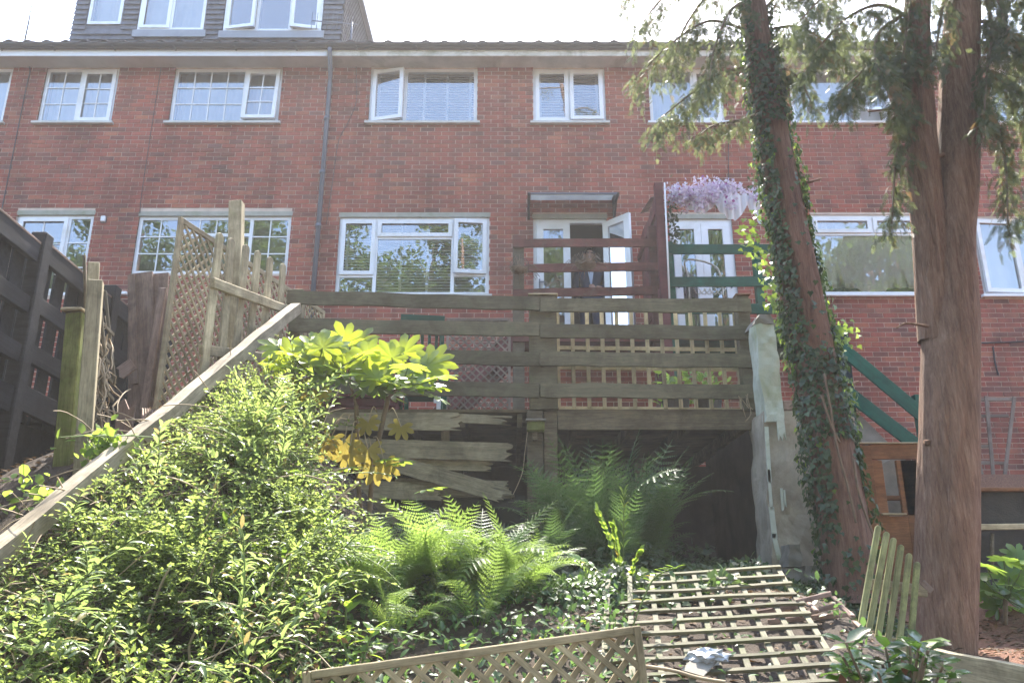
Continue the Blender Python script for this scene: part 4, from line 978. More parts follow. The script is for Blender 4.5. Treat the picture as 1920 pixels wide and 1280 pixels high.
# ================================================================== LEFT FENCES
bf = thing('black_fence', (-3.45, 5.5, 3.0), 'tall black-stained timber fence at the left edge', 'fence')
FX = -3.42
for Yp, zt in ((4.25, CZ + 2.55), (5.46, CZ + 2.53), (6.55, CZ + 2.55), (7.7, CZ + 2.5)): box('post', FX - .02, FX + .09, Yp - .055, Yp + .055, gh(FX, Yp) - .2, zt, M_BLACKW, bf, .008)
segs = [(3.0, 4.195), (4.305, 5.405), (5.515, 6.495), (6.605, 7.645)]
for (ya, yb) in segs:
    for zr, h in ((2.36, .14), (1.97, .12), (1.62, .13), (1.30, .18)): plank('rail', (FX + .045, ya, CZ + zr + .04), (FX + .045, yb, CZ + zr), h, .045, M_BLACKW, bf)
    plank('capping', (FX + .01, ya, CZ + 2.475), (FX + .01, yb, CZ + 2.435), .02, .12, M_BROWNW, bf)
y = 3.0
while y < 7.9:
    wd = random.uniform(.13, .15); gap = random.choice((.015, .02, .06, .03)); z1 = CZ + 2.36
    box('board', FX - .045, FX - .022, y, y + wd, CZ + 1.2, z1, M_BLACKW, bf, .003); y += wd + gap
y = 3.0
while y < 7.9: box('void_shade_board', FX - .10, FX - .08, y, y + .15, gh(FX, y) - .2, CZ + 1.28, M_BLACKW, bf); y += .155  # black boards added where only the shade of the void lies below
tp = M_MOSSW
cp_ = thing('capped_post', P(115, 920, 5.0), 'mossy green fence post with a flat cap at the left', 'post')
plank('post', P(118, 925, 5.0), P(146, 590, 5.0), .105, .105, tp, cp_, up=(1, 0, 0), bevel=.006); a = P(145, 588, 5.0); box('cap', a.x - .075, a.x + .06, 4.93, 5.07, a.z, a.z + .02, M_PALEW, cp_, .004)
mp = thing('leaning_post', P(150, 900, 4.85), 'pale leaning timber post with chicken-wire marks beside the mossy post', 'post')
plank('post', P(150, 925, 4.85), P(180, 528, 4.85), .085, .085, M_PALEW, mp, up=(1, .35, 0), bevel=.005)
tag(plank('splintered_board', P(168, 640, 4.95), P(176, 492, 4.95), .07, .018, M_PALEW, None, up=(1, .3, 0)), 'pale splintered board rising behind the leaning post', 'board')
tag(plank('thin_batten', P(162, 600, 5.0), P(158, 478, 5.0), .02, .02, M_OLDW, None, up=(1, 0, 0)), 'thin upright batten beside the splintered board', 'batten')
vs = thing('vine_trellis', P(190, 830, 5.3), 'narrow broken trellis tangled with dead vine stems behind the leaning post', 'trellis')
for i, (y0, y1) in enumerate([(588, 628), (618, 658), (647, 690), (672, 720), (705, 750), (738, 785), (775, 815)]): plank('slat', P(176, y0, 5.2), P(213, y1, 5.55), .028, .012, M_OLDW, vs)
for (a, b, c, d, Y) in [(185, 545, 200, 700, 5.3), (197, 545, 215, 720, 5.5), (178, 560, 176, 830, 5.2), (190, 700, 185, 830, 5.3)]: plank('slat', P(a, b, Y), P(c, d, Y), .022, .012, M_OLDW, vs, up=(1, 0, 0))
L = []
for i in range(38):
    p = P(random.uniform(175, 205), random.uniform(590, 800), random.uniform(5.2, 5.5)); q = [p]
    for k in range(5): q.append(q[-1] + Vector((random.gauss(.005, .025), random.gauss(0, .03), -random.uniform(.02, .10))))
    L.append((q, random.uniform(.003, .008)))
o = tubes('dead_vines', L, M_DRY, vs, 4); o['kind'] = 'stuff'
bb = thing('brown_board_panel', P(275, 790, 6.4), 'wide brown weathered boards standing upright left of the lattice panel', 'board panel')
for (a, b, c, d, w_, dy) in [(264, 512, 264, 790, .20, 0), (300, 513, 289, 790, .14, .03), (247, 516, 252, 720, .06, -.02)]: plank('board', P(a, b, 6.4 + dy), P(c, d, 6.4 + dy), w_, .022, M_BROWNW, bb, up=(1, 0, 0), warp=.01, n=8)
plank('slanting_board', P(306, 540, 6.34), P(270, 768, 6.34), .06, .03, M_PINKW, bb, up=(1, 0, 0))
tag(ragged('broken_picket', P(228, 835, 5.7), P(240, 748, 5.7), .12, .02, M_BROWNW, None, .09, up=(1, 0, 0), teeth=4), 'short snapped brown board leaning below the brown boards', 'board')
tag(ragged('snapped_board', P(250, 682, 6.1), P(221, 702, 6.1), .10, .02, M_PINKW, None, .06, teeth=5), 'torn pale board end poking out left of the brown boards', 'board')
V, F = [], []; nI = 60
for j in (0, 1):
    for i in range(nI + 1):
        p = P(266 + 58 * i / nI, 768 + 24 * j, 6.0 - .25 * j); V.append((p.x, p.y, p.z + .012 * math.sin(i * 1.3)))
F = [(i, i + 1, nI + 2 + i, nI + 1 + i) for i in range(nI)]
o = mesh('corrugated_sheet', V, F, plain('rusty_sheet', (.20, .13, .09), .8, .3, 10)); md = o.modifiers.new('s', 'SOLIDIFY'); md.thickness = .006; tag(o, 'rusty corrugated sheet on the bank below the lattice panel', 'sheet')
lp = thing('lattice_panel', P(300, 770, 6.0), 'tall tan diamond lattice panel with frame running back toward the house on the left', 'lattice')
A = P(292, 772, 6.0); Ct = P(322, 413, 6.0); B = P(592, 775, 8.2); B.z = A.z
C = Vector((A.x, A.y, Ct.z)); diamond(lp, A, B, C, .066, .022, .009, M_LATT, .045, M_LATT)
tag(plank('tall_post', P(436, 800, 6.7), P(444, 380, 6.7), .115, .1, M_PALEW, None, up=(1, 0, 0)), 'tall square post rising behind the picket fence', 'post')
a = P(444, 380, 6.7)
pf = thing('picket_fence', P(450, 750, 6.2), 'weathered picket fence with rounded tops along the left side of the deck', 'fence')
def picket(t, base, top, wd, th, mat, up):
    M_, L = frame_of(base, top, up); ring_ = [(-L / 2, -wd / 2), (L / 2 - wd * .45, -wd / 2)] + [(L / 2 - wd * .45 + wd * .45 * math.sin(R(a)), -wd / 2 * math.cos(R(a))) for a in (30, 60, 90, 120, 150)] + [(L / 2 - wd * .45, wd / 2), (-L / 2, wd / 2)]
    m_ = len(ring_); V = [(x, -th / 2, z) for x, z in ring_] + [(x, th / 2, z) for x, z in ring_]
    F = [tuple(range(m_)), tuple(range(2 * m_ - 1, m_ - 1, -1))] + [(i, i + m_, (i + 1) % m_ + m_, (i + 1) % m_) for i in range(m_)]
    o = mesh('picket', V, F, mat, t, M_); bev(o, min(.004, th * .25)); return o
pk = [(413, 437, 5.5, 374, 760), (434, 447, 5.75, 404, 800), (462, 459, 6.0, 436, 720), (484, 470, 6.25, 462, 700), (507, 482, 6.5, 489, 690), (531, 494, 6.8, 518, 690)]
for (px, py, Y, bxp, byp) in pk:
    tpv = P(px, py, Y); bs = P(bxp, byp, Y); picket(pf, bs, tpv, .075, .022, M_PALEW, (.35, 1, 0))
plank('rail', P(398, 530, 5.45), P(540, 582, 6.85), .075, .035, M_PALEW, pf); plank('rail', P(376, 655, 5.45), P(505, 672, 6.6), .075, .035, M_PALEW, pf)
hb = thing('handrail_beam', P(200, 900, 4.6), 'thick bleached timber beam sloping up from the lower left to the deck corner', 'beam')
plank('beam', P(-70, 1092, 3.5), P(556, 576, 6.72), .085, .085, M_BEAMW, hb, bevel=.008, warp=.012, n=24)
for (px, py, Y) in ((182, 905, 4.42), (405, 712, 5.6)):
    c = P(px, py, Y); box('post', c.x - .05, c.x + .05, Y - .05, Y + .05, gh(c.x, Y) - .2, c.z - .02, M_OLDW, hb, .006)

# ================================================================== LYING TRELLIS, FRONT LATTICE, PICKETS
t1 = thing('fallen_trellis', P(1400, 1180, 4.0), 'mossy square trellis panel lying on the slope in the foreground', 'trellis')
Rf, Rn = P(1461, 1079, 4.62), P(1590, 1282, 3.33); Lf, Ln = Rf - Vector((.92, 0, .015)), Rn - Vector((.92, .0, .045))
A, B, C = Ln, Rn, Lf
U, Vv = B - A, C - A; nrm = U.cross(Vv).normalized()
for i in range(9):
    a = A + U * (i / 8); plank('slat', a - Vv * .06, a + Vv * (1.0 + random.uniform(-.02, .02)), .026, .012, M_TRELW, t1, up=U, bevel=.002)
for j in range(11):
    a = A + Vv * (j / 10) + nrm * .013; e = random.uniform(-.03, .02); lo = max(0, (j - 6) * .07) if j > 6 else 0; plank('slat', a + U * lo, a + U * (1.02 + e), .02, .014, M_TRELW, t1, up=Vv + nrm * .2, bevel=.002, warp=.018, n=8)
t2 = thing('fallen_trellis', P(1570, 1180, 4.1), 'broken brown trellis piece half under the mossy one, beside the pickets', 'trellis')
for (a, b, c, d) in [(1493, 1128, 1558, 1112), (1500, 1152, 1585, 1130), (1440, 1165, 1600, 1150), (1555, 1188, 1618, 1172), (1570, 1206, 1628, 1195), (1410, 1150, 1500, 1135), (1430, 1190, 1520, 1172), (1440, 1208, 1500, 1196)]: plank('slat', P(a, b, 4.1) , P(c, d, 4.25), .024, .012, M_BROWNW, t2)
for (a, b, c, d) in [(1562, 1118, 1600, 1160), (1516, 1130, 1532, 1145), (1580, 1138, 1600, 1155), (1564, 1190, 1582, 1206), (1610, 1182, 1628, 1200), (1602, 1165, 1625, 1185)]: plank('slat', P(a, b, 4.2), P(c, d, 4.05), .024, .012, M_BROWNW, t2, up=(1, 0, 0))
fl = thing('lattice_panel', P(900, 1300, 3.1), 'diamond lattice panel with frame leaning in the centre foreground', 'lattice')
Tl, Tr = P(575, 1266, 3.05), P(1194, 1180, 3.2); dn = P(1222, 1345, 3.2) - Tr; dn.z = -.62; dn.x = .055
A, B, C = Tl + dn, Tr + dn, Tl; diamond(fl, A, B, C, .062, .020, .008, M_LATT, .028, M_LATT)
pp = thing('picket_fence', P(1665, 1190, 4.5), 'short green-tinted picket panel leaning against the thick trunk', 'fence')
for (tx, ty, bx_, by, Y) in [(1647, 985, 1606, 1215, 4.42), (1663, 997, 1622, 1220, 4.43), (1676, 1008, 1640, 1230, 4.44), (1690, 1021, 1660, 1235, 4.45), (1705, 1037, 1682, 1240, 4.46), (1720, 1053, 1704, 1245, 4.47)]: picket(pp, P(bx_, by, Y - .12), P(tx, ty, Y), .030, .02, M_PICK, (1, 0, 0))
plank('rail', P(1632, 1095, 4.50), P(1738, 1108, 4.52), .06, .02, M_PALEW, pp); plank('rail', P(1615, 1195, 4.46), P(1725, 1215, 4.48), .06, .02, M_PALEW, pp)
ed = tag(plank('edging_board', P(1730, 1236, 3.75), P(2000, 1296, 3.1), .11, .05, M_PALEW, None, warp=.006, n=8), 'long timber edging board in the bottom right corner', 'edging')
# litter on the trellis
V = []; bm = bmesh.new(); bmesh.ops.create_icosphere(bm, subdivisions=3, radius=1)
for v in bm.verts: n_ = mnoise.noise(v.co * 2.2) * .5 + mnoise.noise(v.co * 5) * .3; v.co = Vector((v.co.x * .075, v.co.y * .055, v.co.z * .032)) * (1 + n_)
me = bpy.data.meshes.new('plastic_bag'); bm.to_mesh(me); bm.free(); me.materials.append(plain('grey_plastic', (.34, .36, .4), .35, .35, 30, .5)); c = P(1320, 1236, 3.5)
tag(put(bpy.data.objects.new('plastic_bag', me), Matrix.Translation(c + Vector((.02, 0, .01)))), 'crumpled grey plastic bag lying on the fallen trellis', 'bag')
tag(ragged('torn_sheet', P(1298, 1262, 3.4), P(1326, 1232, 3.5), .09, .006, M_BLOCK, None, .05, up=(1, .3, .2), teeth=6), 'torn pale grey scrap beside the plastic bag', 'scrap')
tag(tube('fallen_branch', curve([P(1208, 1248, 3.35), P(1260, 1256, 3.36), P(1310, 1270, 3.36), P(1360, 1278, 3.36)], 14), .007, M_DRY, None, 5), 'bare stick lying across the bottom of the fallen trellis', 'stick')
tag(plank('nailed_scrap', P(1728, 1090, 4.42), P(1748, 1108, 4.40), .03, .008, M_PINKW, None, up=(0, 0, 1)), 'small pale wood scrap sticking out beside the picket panel', 'scrap')

# ================================================================== PLANTS ON THE BANK
narrow_t = ([(x, y * .55, z - .12 * x * x) for x, y, z in T_OVAL[0]], T_OVAL[1])
def arr(v): return np.array([tuple(p) for p in v], float)
sh = thing('scrambling_shrub', (-1.6, 4.4, gh(-1.6, 4.4)), 'sprawling small-leaved shrub covering the left bank under the sloping beam', 'shrub')
def bank_limit(x, y):
    xr_ = -.70 - .2 * (y - 3) - .09 * max(0, y - 4) ** 2; bl = -2.45 + .16 * (y - 3.5)
    return bl - .25 < x < xr_
def under_rail(p, m_=14):
    a, b = proj(p); return a > 500 or b > 1032 - .815 * a + m_   # the shrub is cut back below the handrail
lp_, ld_, ln_, ls_, st_ = [], [], [], [], []
random.seed(3); cnt = 0
while cnt < 2900:
    x, y = random.uniform(-2.9, -.5), random.uniform(2.75, 6.25)
    if not bank_limit(x, y): continue
    cl = mnoise.noise((x * 1.7, y * 1.7, 4.0)); 
    if random.random() > .5 + 1.1 * cl: continue
    cnt += 1
    h = .10 + .3 * max(-.35, cl) + random.uniform(-.02, .10); p = Vector((x, y, gh(x, y) + max(.03, h)))
    d = Vector((random.gauss(.1, .55), random.gauss(-.45, .55), random.uniform(.1, 1.0))).normalized(); L = random.uniform(.16, .55); n = int(L / .028); q = p.copy(); path = [p.copy()]
    szf = .6 + .45 * random.random() + .3 * mnoise.noise((x * 2.5, y * 2.5, 9))
    for k in range(n):
        d = (d + Vector((random.gauss(0, .06), random.gauss(0, .06), -.065))).normalized(); q = q + d * (L / n)
        if not under_rail(q, random.choice((14, 14, 14, -10))): break
        path.append(q.copy())
        for m_ in range(3):
            if random.random() < .12: continue
            a = random.uniform(0, 6.28); sd = Vector((math.cos(a), math.sin(a), random.uniform(-.1, .5))); ld = (sd + d * .9).normalized()
            lp_.append(q); ld_.append(ld); ln_.append(Vector((random.gauss(0, .35), random.gauss(0, .35), 1))); ls_.append(random.uniform(.020, .042) * szf * (1.1 - .4 * k / n))
    if random.random() < .5 and len(path) > 4: st_.append((path[::3] + [path[-1]], .0022))
o = scatter('foliage', T_SMALL, arr(lp_), arr(ld_), arr(ln_), np.array(ls_), L_SHRUB, sh, 'stuff', 1.15)
o = tubes('stems', st_, M_STEMG, sh, 3); o['kind'] = 'stuff'
L = []
for i in range(420):
    x, y = random.uniform(-2.5, -.6), random.uniform(2.9, 6.0)
    if not bank_limit(x, y): continue
    p = Vector((x, y, gh(x, y) + random.uniform(.05, .35))); q = [p]; d = Vector((random.gauss(0, 1), random.gauss(-.3, .7), random.gauss(.1, .6))).normalized()
    for k in range(6): d = (d + Vector((random.gauss(0, .12), random.gauss(0, .12), -.12))).normalized(); q.append(q[-1] + d * random.uniform(.04, .10))
    L.append((q, random.uniform(.0018, .0042)))
o = tubes('dry_twigs', L, M_DRY, sh, 4); o['kind'] = 'stuff'

lp_, ld_, ln_, ls_, st_ = [], [], [], [], []
for c_ in range(460):
    x, y = random.uniform(-2.5, -.5), random.uniform(2.8, 5.9)
    if not bank_limit(x, y) or mnoise.noise((x * 1.3, y * 1.3, 20)) < -.05: continue
    p = Vector((x, y, gh(x, y) + random.uniform(.15, .38))); d = Vector((random.gauss(.15, .5), random.gauss(-.4, .4), random.uniform(.5, 1.2))).normalized(); L = random.uniform(.25, .68); n = int(L / .04); q = p.copy(); path = [q.copy()]; s_ = random.uniform(.04, .085)
    for k in range(n):
        d = (d + Vector((random.gauss(0, .06), random.gauss(0, .06), -.06))).normalized(); q = q + d * (L / n)
        if not under_rail(q): break
        path.append(q.copy())
        for s2 in (1, -1):
            sd = d.cross(Vector((random.gauss(0, .3), random.gauss(0, .3), 1))) * s2; lp_.append(q); ld_.append(sd + d * .8 + Vector((0, 0, .1))); ln_.append(Vector((random.gauss(0, .3), random.gauss(-.1, .3), 1))); ls_.append(s_ * random.uniform(.7, 1.1) * (1.1 - .5 * k / n))
    if len(path) > 2: st_.append((path, .0028))
wl_ = thing('willow_leaved_weeds', (-1.3, 3.8, gh(-1.3, 3.8)), 'long narrow-leaved shoots growing up through the small-leaved shrub', 'weeds')
o = scatter('foliage', narrow_t, arr(lp_), arr(ld_), arr(ln_), np.array(ls_), L_LANCE, wl_, 'stuff'); o = tubes('stems', st_, M_STEMG, wl_, 3); o['kind'] = 'stuff'
pos, dr_, nr_, sc_ = [], [], [], []
for c_ in range(34):
    x, y = random.uniform(-2.3, -.7), random.uniform(3.0, 5.7)
    if not bank_limit(x, y): continue
    for k in range(55): xx, yy_ = x + random.gauss(0, .09), y + random.gauss(0, .09); pos.append((xx, yy_, gh(xx, yy_) + random.uniform(.1, .34))); dr_.append(rdir(1, -.3)[0]); nr_.append(rdir(1, .6)[0]); sc_.append(random.uniform(.02, .05))
o = scatter('dead_foliage', T_SMALL, arr(pos), arr(dr_), arr(nr_), np.array(sc_), L_LITTER, sh, 'stuff')

def leaf_me(name, templ, mat):
    me = bpy.data.meshes.new(name); me.from_pydata(templ[0], [], templ[1]); me.materials.append(mat); me.polygons.foreach_set('use_smooth', [True] * len(me.polygons)); return me
def narrow(tm, k, curl=0): return ([(x, y * k, z - curl * x * x) for x, y, z in tm[0]], tm[1])
def lay(me, name, p, d, n, s, parent):
    d = Vector(d).normalized(); n = Vector(n); y = n.cross(d)
    if y.length < 1e-3: y = Vector((1, .2, 0)).cross(d)
    y.normalize(); z = d.cross(y); M_ = Matrix((d * s, y * s, z * s)).transposed().to_4x4(); M_.translation = Vector(p)
    return share(name, me, M_, parent)
LAUR = [leaf_me('laurel_leaf', narrow(T_OVAL, .62, .12 * k), L_LAUREL) for k in range(3)]
HYD = [leaf_me('broad_leaf', narrow(T_OVAL, 1.25, .1 * k), L_FATSIA2) for k in range(3)]
def upright(name, label, cat, spots, mes, ll, nper, spread, group=None, whorl=.45):
    t = thing(name, spots[0][0], label, cat, group)
    for (top, h) in spots:
        top = Vector(top); base = top - Vector((random.uniform(-.06, .06), random.uniform(-.05, .05), h)); c = curve([base, base.lerp(top, .5) + Vector((random.uniform(-.03, .03), 0, 0)), top], 12); tube('stem', c, .005, M_STEMG, t, 5)
        for k in range(nper):
            f = 1 - whorl * (k / nper) ** 1.2; p = base.lerp(top, f); a = k * 2.4 + random.uniform(-.3, .3)
            d = Vector((math.cos(a), math.sin(a), spread * (1.6 if k < 4 else .5 - k / nper))); lay(random.choice(mes), 'leaf', p, d, (0, 0, 1), ll * random.uniform(.7, 1.1) * (.8 if k < 3 else 1), t)
    return t
upright('laurel_shrub', 'upright glossy long-leaved shoots in front of the small-leaved shrub', 'shrub', [(P(424, 975, 3.75), .45), (P(535, 1045, 3.6), .4), (P(480, 1040, 3.7), .4), (P(560, 1130, 3.4), .35), (P(395, 1105, 3.5), .4), (P(455, 1180, 3.3), .4), (P(520, 1170, 3.4), .3)], LAUR, .105, 17, .9, whorl=.7)
upright('broad_leaf_plant', 'leafy plant with broad green leaves left of the big fern', 'plant', [(P(622, 1085, 3.9), .3), (P(650, 1130, 3.8), .3), (P(640, 1190, 3.6), .3), (P(700, 1180, 3.6), .22), (P(600, 1140, 3.7), .3)], HYD, .085, 12, .5, whorl=.7)
upright('broad_leaf_plant', 'low round-leaved plant between the big fern and the lattice panel top', 'plant', [(P(1050, 1170, 4.0), .2), (P(1095, 1160, 4.1), .2), (P(1020, 1190, 3.9), .2), (P(870, 1205, 3.6), .15)], HYD, .07, 9, .5, whorl=.8)
# light sprays of compound leaves above the shrub
cs = thing('compound_leaf_sapling', P(560, 1010, 4.4), 'thin arching sapling with bright compound leaves beside the yellowing plant', 'sapling')
for (a, b) in [((640, 900), (600, 905)), ((560, 990), (500, 965)), ((600, 960), (640, 925)), ((520, 950), (470, 920)), ((590, 930), (545, 885)), ((540, 940), (590, 1010)), ((620, 985), (590, 990)), ((600, 1000), (655, 985)), ((480, 900), (430, 890))]:
    p, q = P(a[0], a[1], 4.5), P(b[0], b[1], 4.3); c = curve([p, p.lerp(q, .5) + Vector((0, 0, .05)), q], 8); tube('stalk', c, .003, M_STEMG, cs, 4); d = (q - p).normalized()
    for k in range(1, 8):
        for s in (1, -1):
            lay(HYD[k % 3], 'leaf', c[k], d * .5 + d.cross(Vector((0, 0, 1))) * s, (0, -.2, 1), .055, cs)
L = []
for (ps, r) in [([(672, 905), (640, 930), (615, 955), (590, 985)], .006), ([(655, 880), (640, 915), (665, 950)], .004), ([(500, 900), (560, 890), (610, 900)], .004), ([(360, 1270), (355, 1210), (375, 1170)], .006), ([(275, 1170), (300, 1100), (320, 1060)], .005), ([(165, 1200), (200, 1160), (230, 1120)], .003)]:
    L.append((curve([P(x, y, 4.2 if y < 1050 else 3.4) for x, y in ps], 12), r))
for i, (c, r) in enumerate(L): tag(tube('bare_twig', c, r, M_DRY, None, 5), ['pale forked twig right of the shrub', 'short curved twig by the yellow leaves', 'thin pale twig across the shrub top', 'bent pale stem at the bottom of the shrub', 'slanting dry stem in the middle of the shrub', 'thin dry stem low on the left of the shrub'][i], 'twig')

# ================================================================== FATSIAS
FAT = [leaf_me('fatsia_leaf', fatsia_leaf(8, s), L_FATSIA) for s in range(4)]; FATG = [leaf_me('fatsia_leaf', fatsia_leaf(8, s + 9), L_FATSIA2) for s in range(3)]; FATY = [leaf_me('yellow_leaf', fatsia_leaf(7, s + 20), L_YELLOW) for s in range(3)]
fa = thing('fatsia_shrub', P(680, 1000, 5.6), 'tall plant with glowing yellow-green hand-shaped leaves in front of the deck', 'shrub')
tops = [P(548, 740, 5.6), P(668, 765, 5.55), P(730, 745, 5.6)]
for (ps, r) in [([(560, 990), (552, 880), (546, 735)], .016), ([(680, 1010), (672, 900), (668, 760)], .016), ([(690, 1010), (700, 880), (728, 745)], .018), ([(546, 735), (590, 700)], .01), ([(668, 760), (650, 700)], .01), ([(728, 745), (760, 715)], .012)]:
    tube('stem', curve([P(x, y, 5.6) for x, y in ps], 12), r, M_TWIG, fa, 7)
def fat(px, py, Y, hub, s, mes, tilt=.5, away=None):
    b = P(px, py, Y); out = Vector((b.x - hub.x, (b.y - hub.y), 0)); 
    if out.length < .02: out = Vector((random.uniform(-1, 1), -.5, 0))
    out.normalize()
    if tilt > .25: d = Vector((out.x * .75 + random.uniform(-.25, .25), random.uniform(0, .35), .75)).normalized(); n = Vector((random.uniform(-.35, .35), -1, random.uniform(.5, 1.0)))
    else: d = (out * .8 + Vector((random.uniform(-.3, .3), random.uniform(-.5, .2), tilt))).normalized(); n = Vector((random.uniform(-.3, .3), random.uniform(-.9, -.3), 1))
    tube('petiole', curve([hub, hub.lerp(b, .6) + Vector((0, 0, -.02)), b], 7), .0045, M_STEMG, fa if mes is not FATR else fr_, 5)
    lay(random.choice(mes), 'leaf', b, d, n, s * random.uniform(.92, 1.1), fa if mes is not FATR else fr_)
FATR = [leaf_me('fatsia_leaf', fatsia_leaf(8, s + 30), L_FATSIA2) for s in range(3)]
random.seed(12)
hubs = [P(590, 702, 5.6), P(650, 702, 5.58), P(752, 720, 5.6)]
for (px, py) in [(545, 668), (585, 655), (648, 642), (612, 660), (690, 668), (530, 678), (622, 672), (655, 690)]: fat(px, py, 5.6 + random.uniform(-.15, .15), hubs[0 if px < 620 else 1], .18, FAT, random.uniform(.3, .8))
for (px, py) in [(756, 662), (800, 688), (812, 680), (736, 697), (705, 694), (775, 700)]: fat(px, py, 5.6 + random.uniform(-.15, .15), hubs[2], .19, FAT, random.uniform(.3, .8))
for (px, py) in [(560, 692), (590, 690), (640, 705), (610, 705), (670, 700), (655, 718), (720, 712), (750, 715), (790, 712), (820, 708), (775, 725), (700, 718), (625, 695), (800, 722), (735, 722)]: fat(px, py, 5.55 + random.uniform(-.25, .2), hubs[0 if px < 610 else 1 if px < 690 else 2], .16, FATG, random.uniform(-.25, .2))
for k in range(16): fat(random.uniform(520, 690), random.uniform(640, 700), 5.6 + random.uniform(-.25, .25), hubs[random.randint(0, 1)], random.uniform(.13, .18), FAT, random.uniform(0, .8))
for k in range(14): fat(random.uniform(690, 835), random.uniform(665, 725), 5.6 + random.uniform(-.25, .25), hubs[2], random.uniform(.13, .18), FAT, random.uniform(0, .8))
for k in range(14): fat(random.uniform(540, 820), random.uniform(705, 750), 5.6 + random.uniform(-.25, .2), hubs[random.randint(0, 2)], random.uniform(.11, .15), FATG, random.uniform(-.6, 0))
fat(815, 727, 5.45, hubs[2], .14, FAT, -.1)
for (px, py, hx, hy) in [(578, 742, 546, 742), (600, 735, 552, 738), (560, 718, 548, 738), (690, 792, 706, 772), (752, 800, 728, 772), (620, 822, 655, 778), (645, 830, 660, 778), (690, 842, 668, 780), (655, 848, 668, 790), (700, 880, 690, 820), (722, 872, 700, 820), (604, 838, 650, 785)]:
    h = P(hx, hy, 5.58); b = P(px, py, 5.5); tube('petiole', curve([h, h.lerp(b, .4) + Vector((0, -.02, .06)), b], 8), .004, M_DRY, fa, 5)
    lay(random.choice(FATY), 'yellow_leaf', b, (random.uniform(-.4, .4), -.25, -1), (random.uniform(-.3, .3), -1, .1), random.uniform(.10, .14), fa)
for (px, py) in [(720, 862), (745, 868), (800, 918), (640, 880)]: lay(random.choice(FATG), 'leaf', P(px, py, 5.45), (.8, -.2, .15), (0, -.15, 1), .14, fa)
fr_ = thing('fatsia_shrub', P(1880, 1150, 5.6), 'bright green hand-leaved shrub below the dark wall at the right edge', 'shrub')
hubR = P(1885, 1120, 5.6); tube('stem', [P(1885, 1190, 5.6), hubR], .014, M_TWIG, fr_, 6)
for k in range(26):
    px, py = 1885 + random.uniform(-52, 70), 1100 + random.uniform(-58, 45); fat(px, py, 5.6 + random.uniform(-.25, .2), hubR, .13, FATR, random.uniform(-.2, .6))

# ================================================================== FERNS
def frond_mesh(name, mat, bend, npin=18, width=.21):
    pts = []; a = R(82); p = Vector((0, 0, 0)); n = 30; 
    for i in range(n + 1):
        pts.append(p.copy()); f = i / n; p = p + Vector((math.cos(a), 0, math.sin(a))) / n; a -= R(bend) / n * (0.4 + 1.5 * f)
    pos, dr_, nr_, sc_ = [], [], [], []
    for i in range(npin):
        f = .16 + .82 * i / npin; k = f * n; b = int(k); q = pts[b].lerp(pts[min(b + 1, n)], k - b); tng = (pts[min(b + 1, n)] - pts[max(b - 1, 0)]).normalized(); nn = Vector((-tng.z, 0, tng.x))
        ln = width * (math.sin(min(1, (f - .05) * 1.6) * math.pi * .5)) * (1 - f) ** .62 * 1.35 + .01
        for s in (1, -1):
            pos.append(q); dr_.append(Vector((0, s, 0)) + tng * .55 - nn * .12 + Vector((random.gauss(0, .05), 0, random.gauss(0, .06)))); nr_.append(nn); sc_.append(ln * random.uniform(.9, 1.08))
    V, F = tube_data(pts, [.006 * (1 - .75 * i / n) for i in range(n + 1)], 4, cap=False); V = [tuple(v) for v in V]
    tv = np.array(T_PINNA[0]); pos, d, nr_ = arr(pos), arr(dr_), arr(nr_); d /= np.linalg.norm(d, axis=1)[:, None]; y = np.cross(nr_, d); y /= np.linalg.norm(y, axis=1)[:, None]; z = np.cross(d, y); s = np.array(sc_)
    X = pos[:, None] + (tv[None, :, 0:1] * d[:, None] + tv[None, :, 1:2] * y[:, None] + tv[None, :, 2:3] * z[:, None]) * s[:, None, None]
    for i in range(len(pos)):
        k = len(V); V += [tuple(v) for v in X[i]]; F += [tuple(j + k for j in f) for f in T_PINNA[1]]
    me = bpy.data.meshes.new(name); me.from_pydata(V, [], F); me.materials.append(mat); return me
random.seed(21)
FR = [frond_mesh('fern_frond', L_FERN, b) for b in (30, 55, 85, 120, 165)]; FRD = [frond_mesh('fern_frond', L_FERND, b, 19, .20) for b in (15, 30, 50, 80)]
def fern(label, px, py, Y, size, n, mes, group):
    c = P(px, py, Y); c.z = gh(c.x, Y) + .0; t = thing('fern', c, label, 'fern', group)
    for k in range(n):
        az = k * 2.399 + random.uniform(-.3, .3); s = size * random.uniform(.5, 1.08); M_ = Matrix.Translation(c + Vector((.03 * math.cos(az), .03 * math.sin(az), 0))) @ Matrix.Rotation(az, 4, 'Z') @ Matrix.Rotation(R(random.uniform(-6, 12) if mes is FRD else random.uniform(-4, 24)), 4, 'Y') @ Matrix.Rotation(R(random.uniform(-26, 26)), 4, 'X') @ Matrix.Diagonal((s, s, s, 1)); share('frond', random.choice(mes), M_, t)
GF_ = 'ferns on the slope'
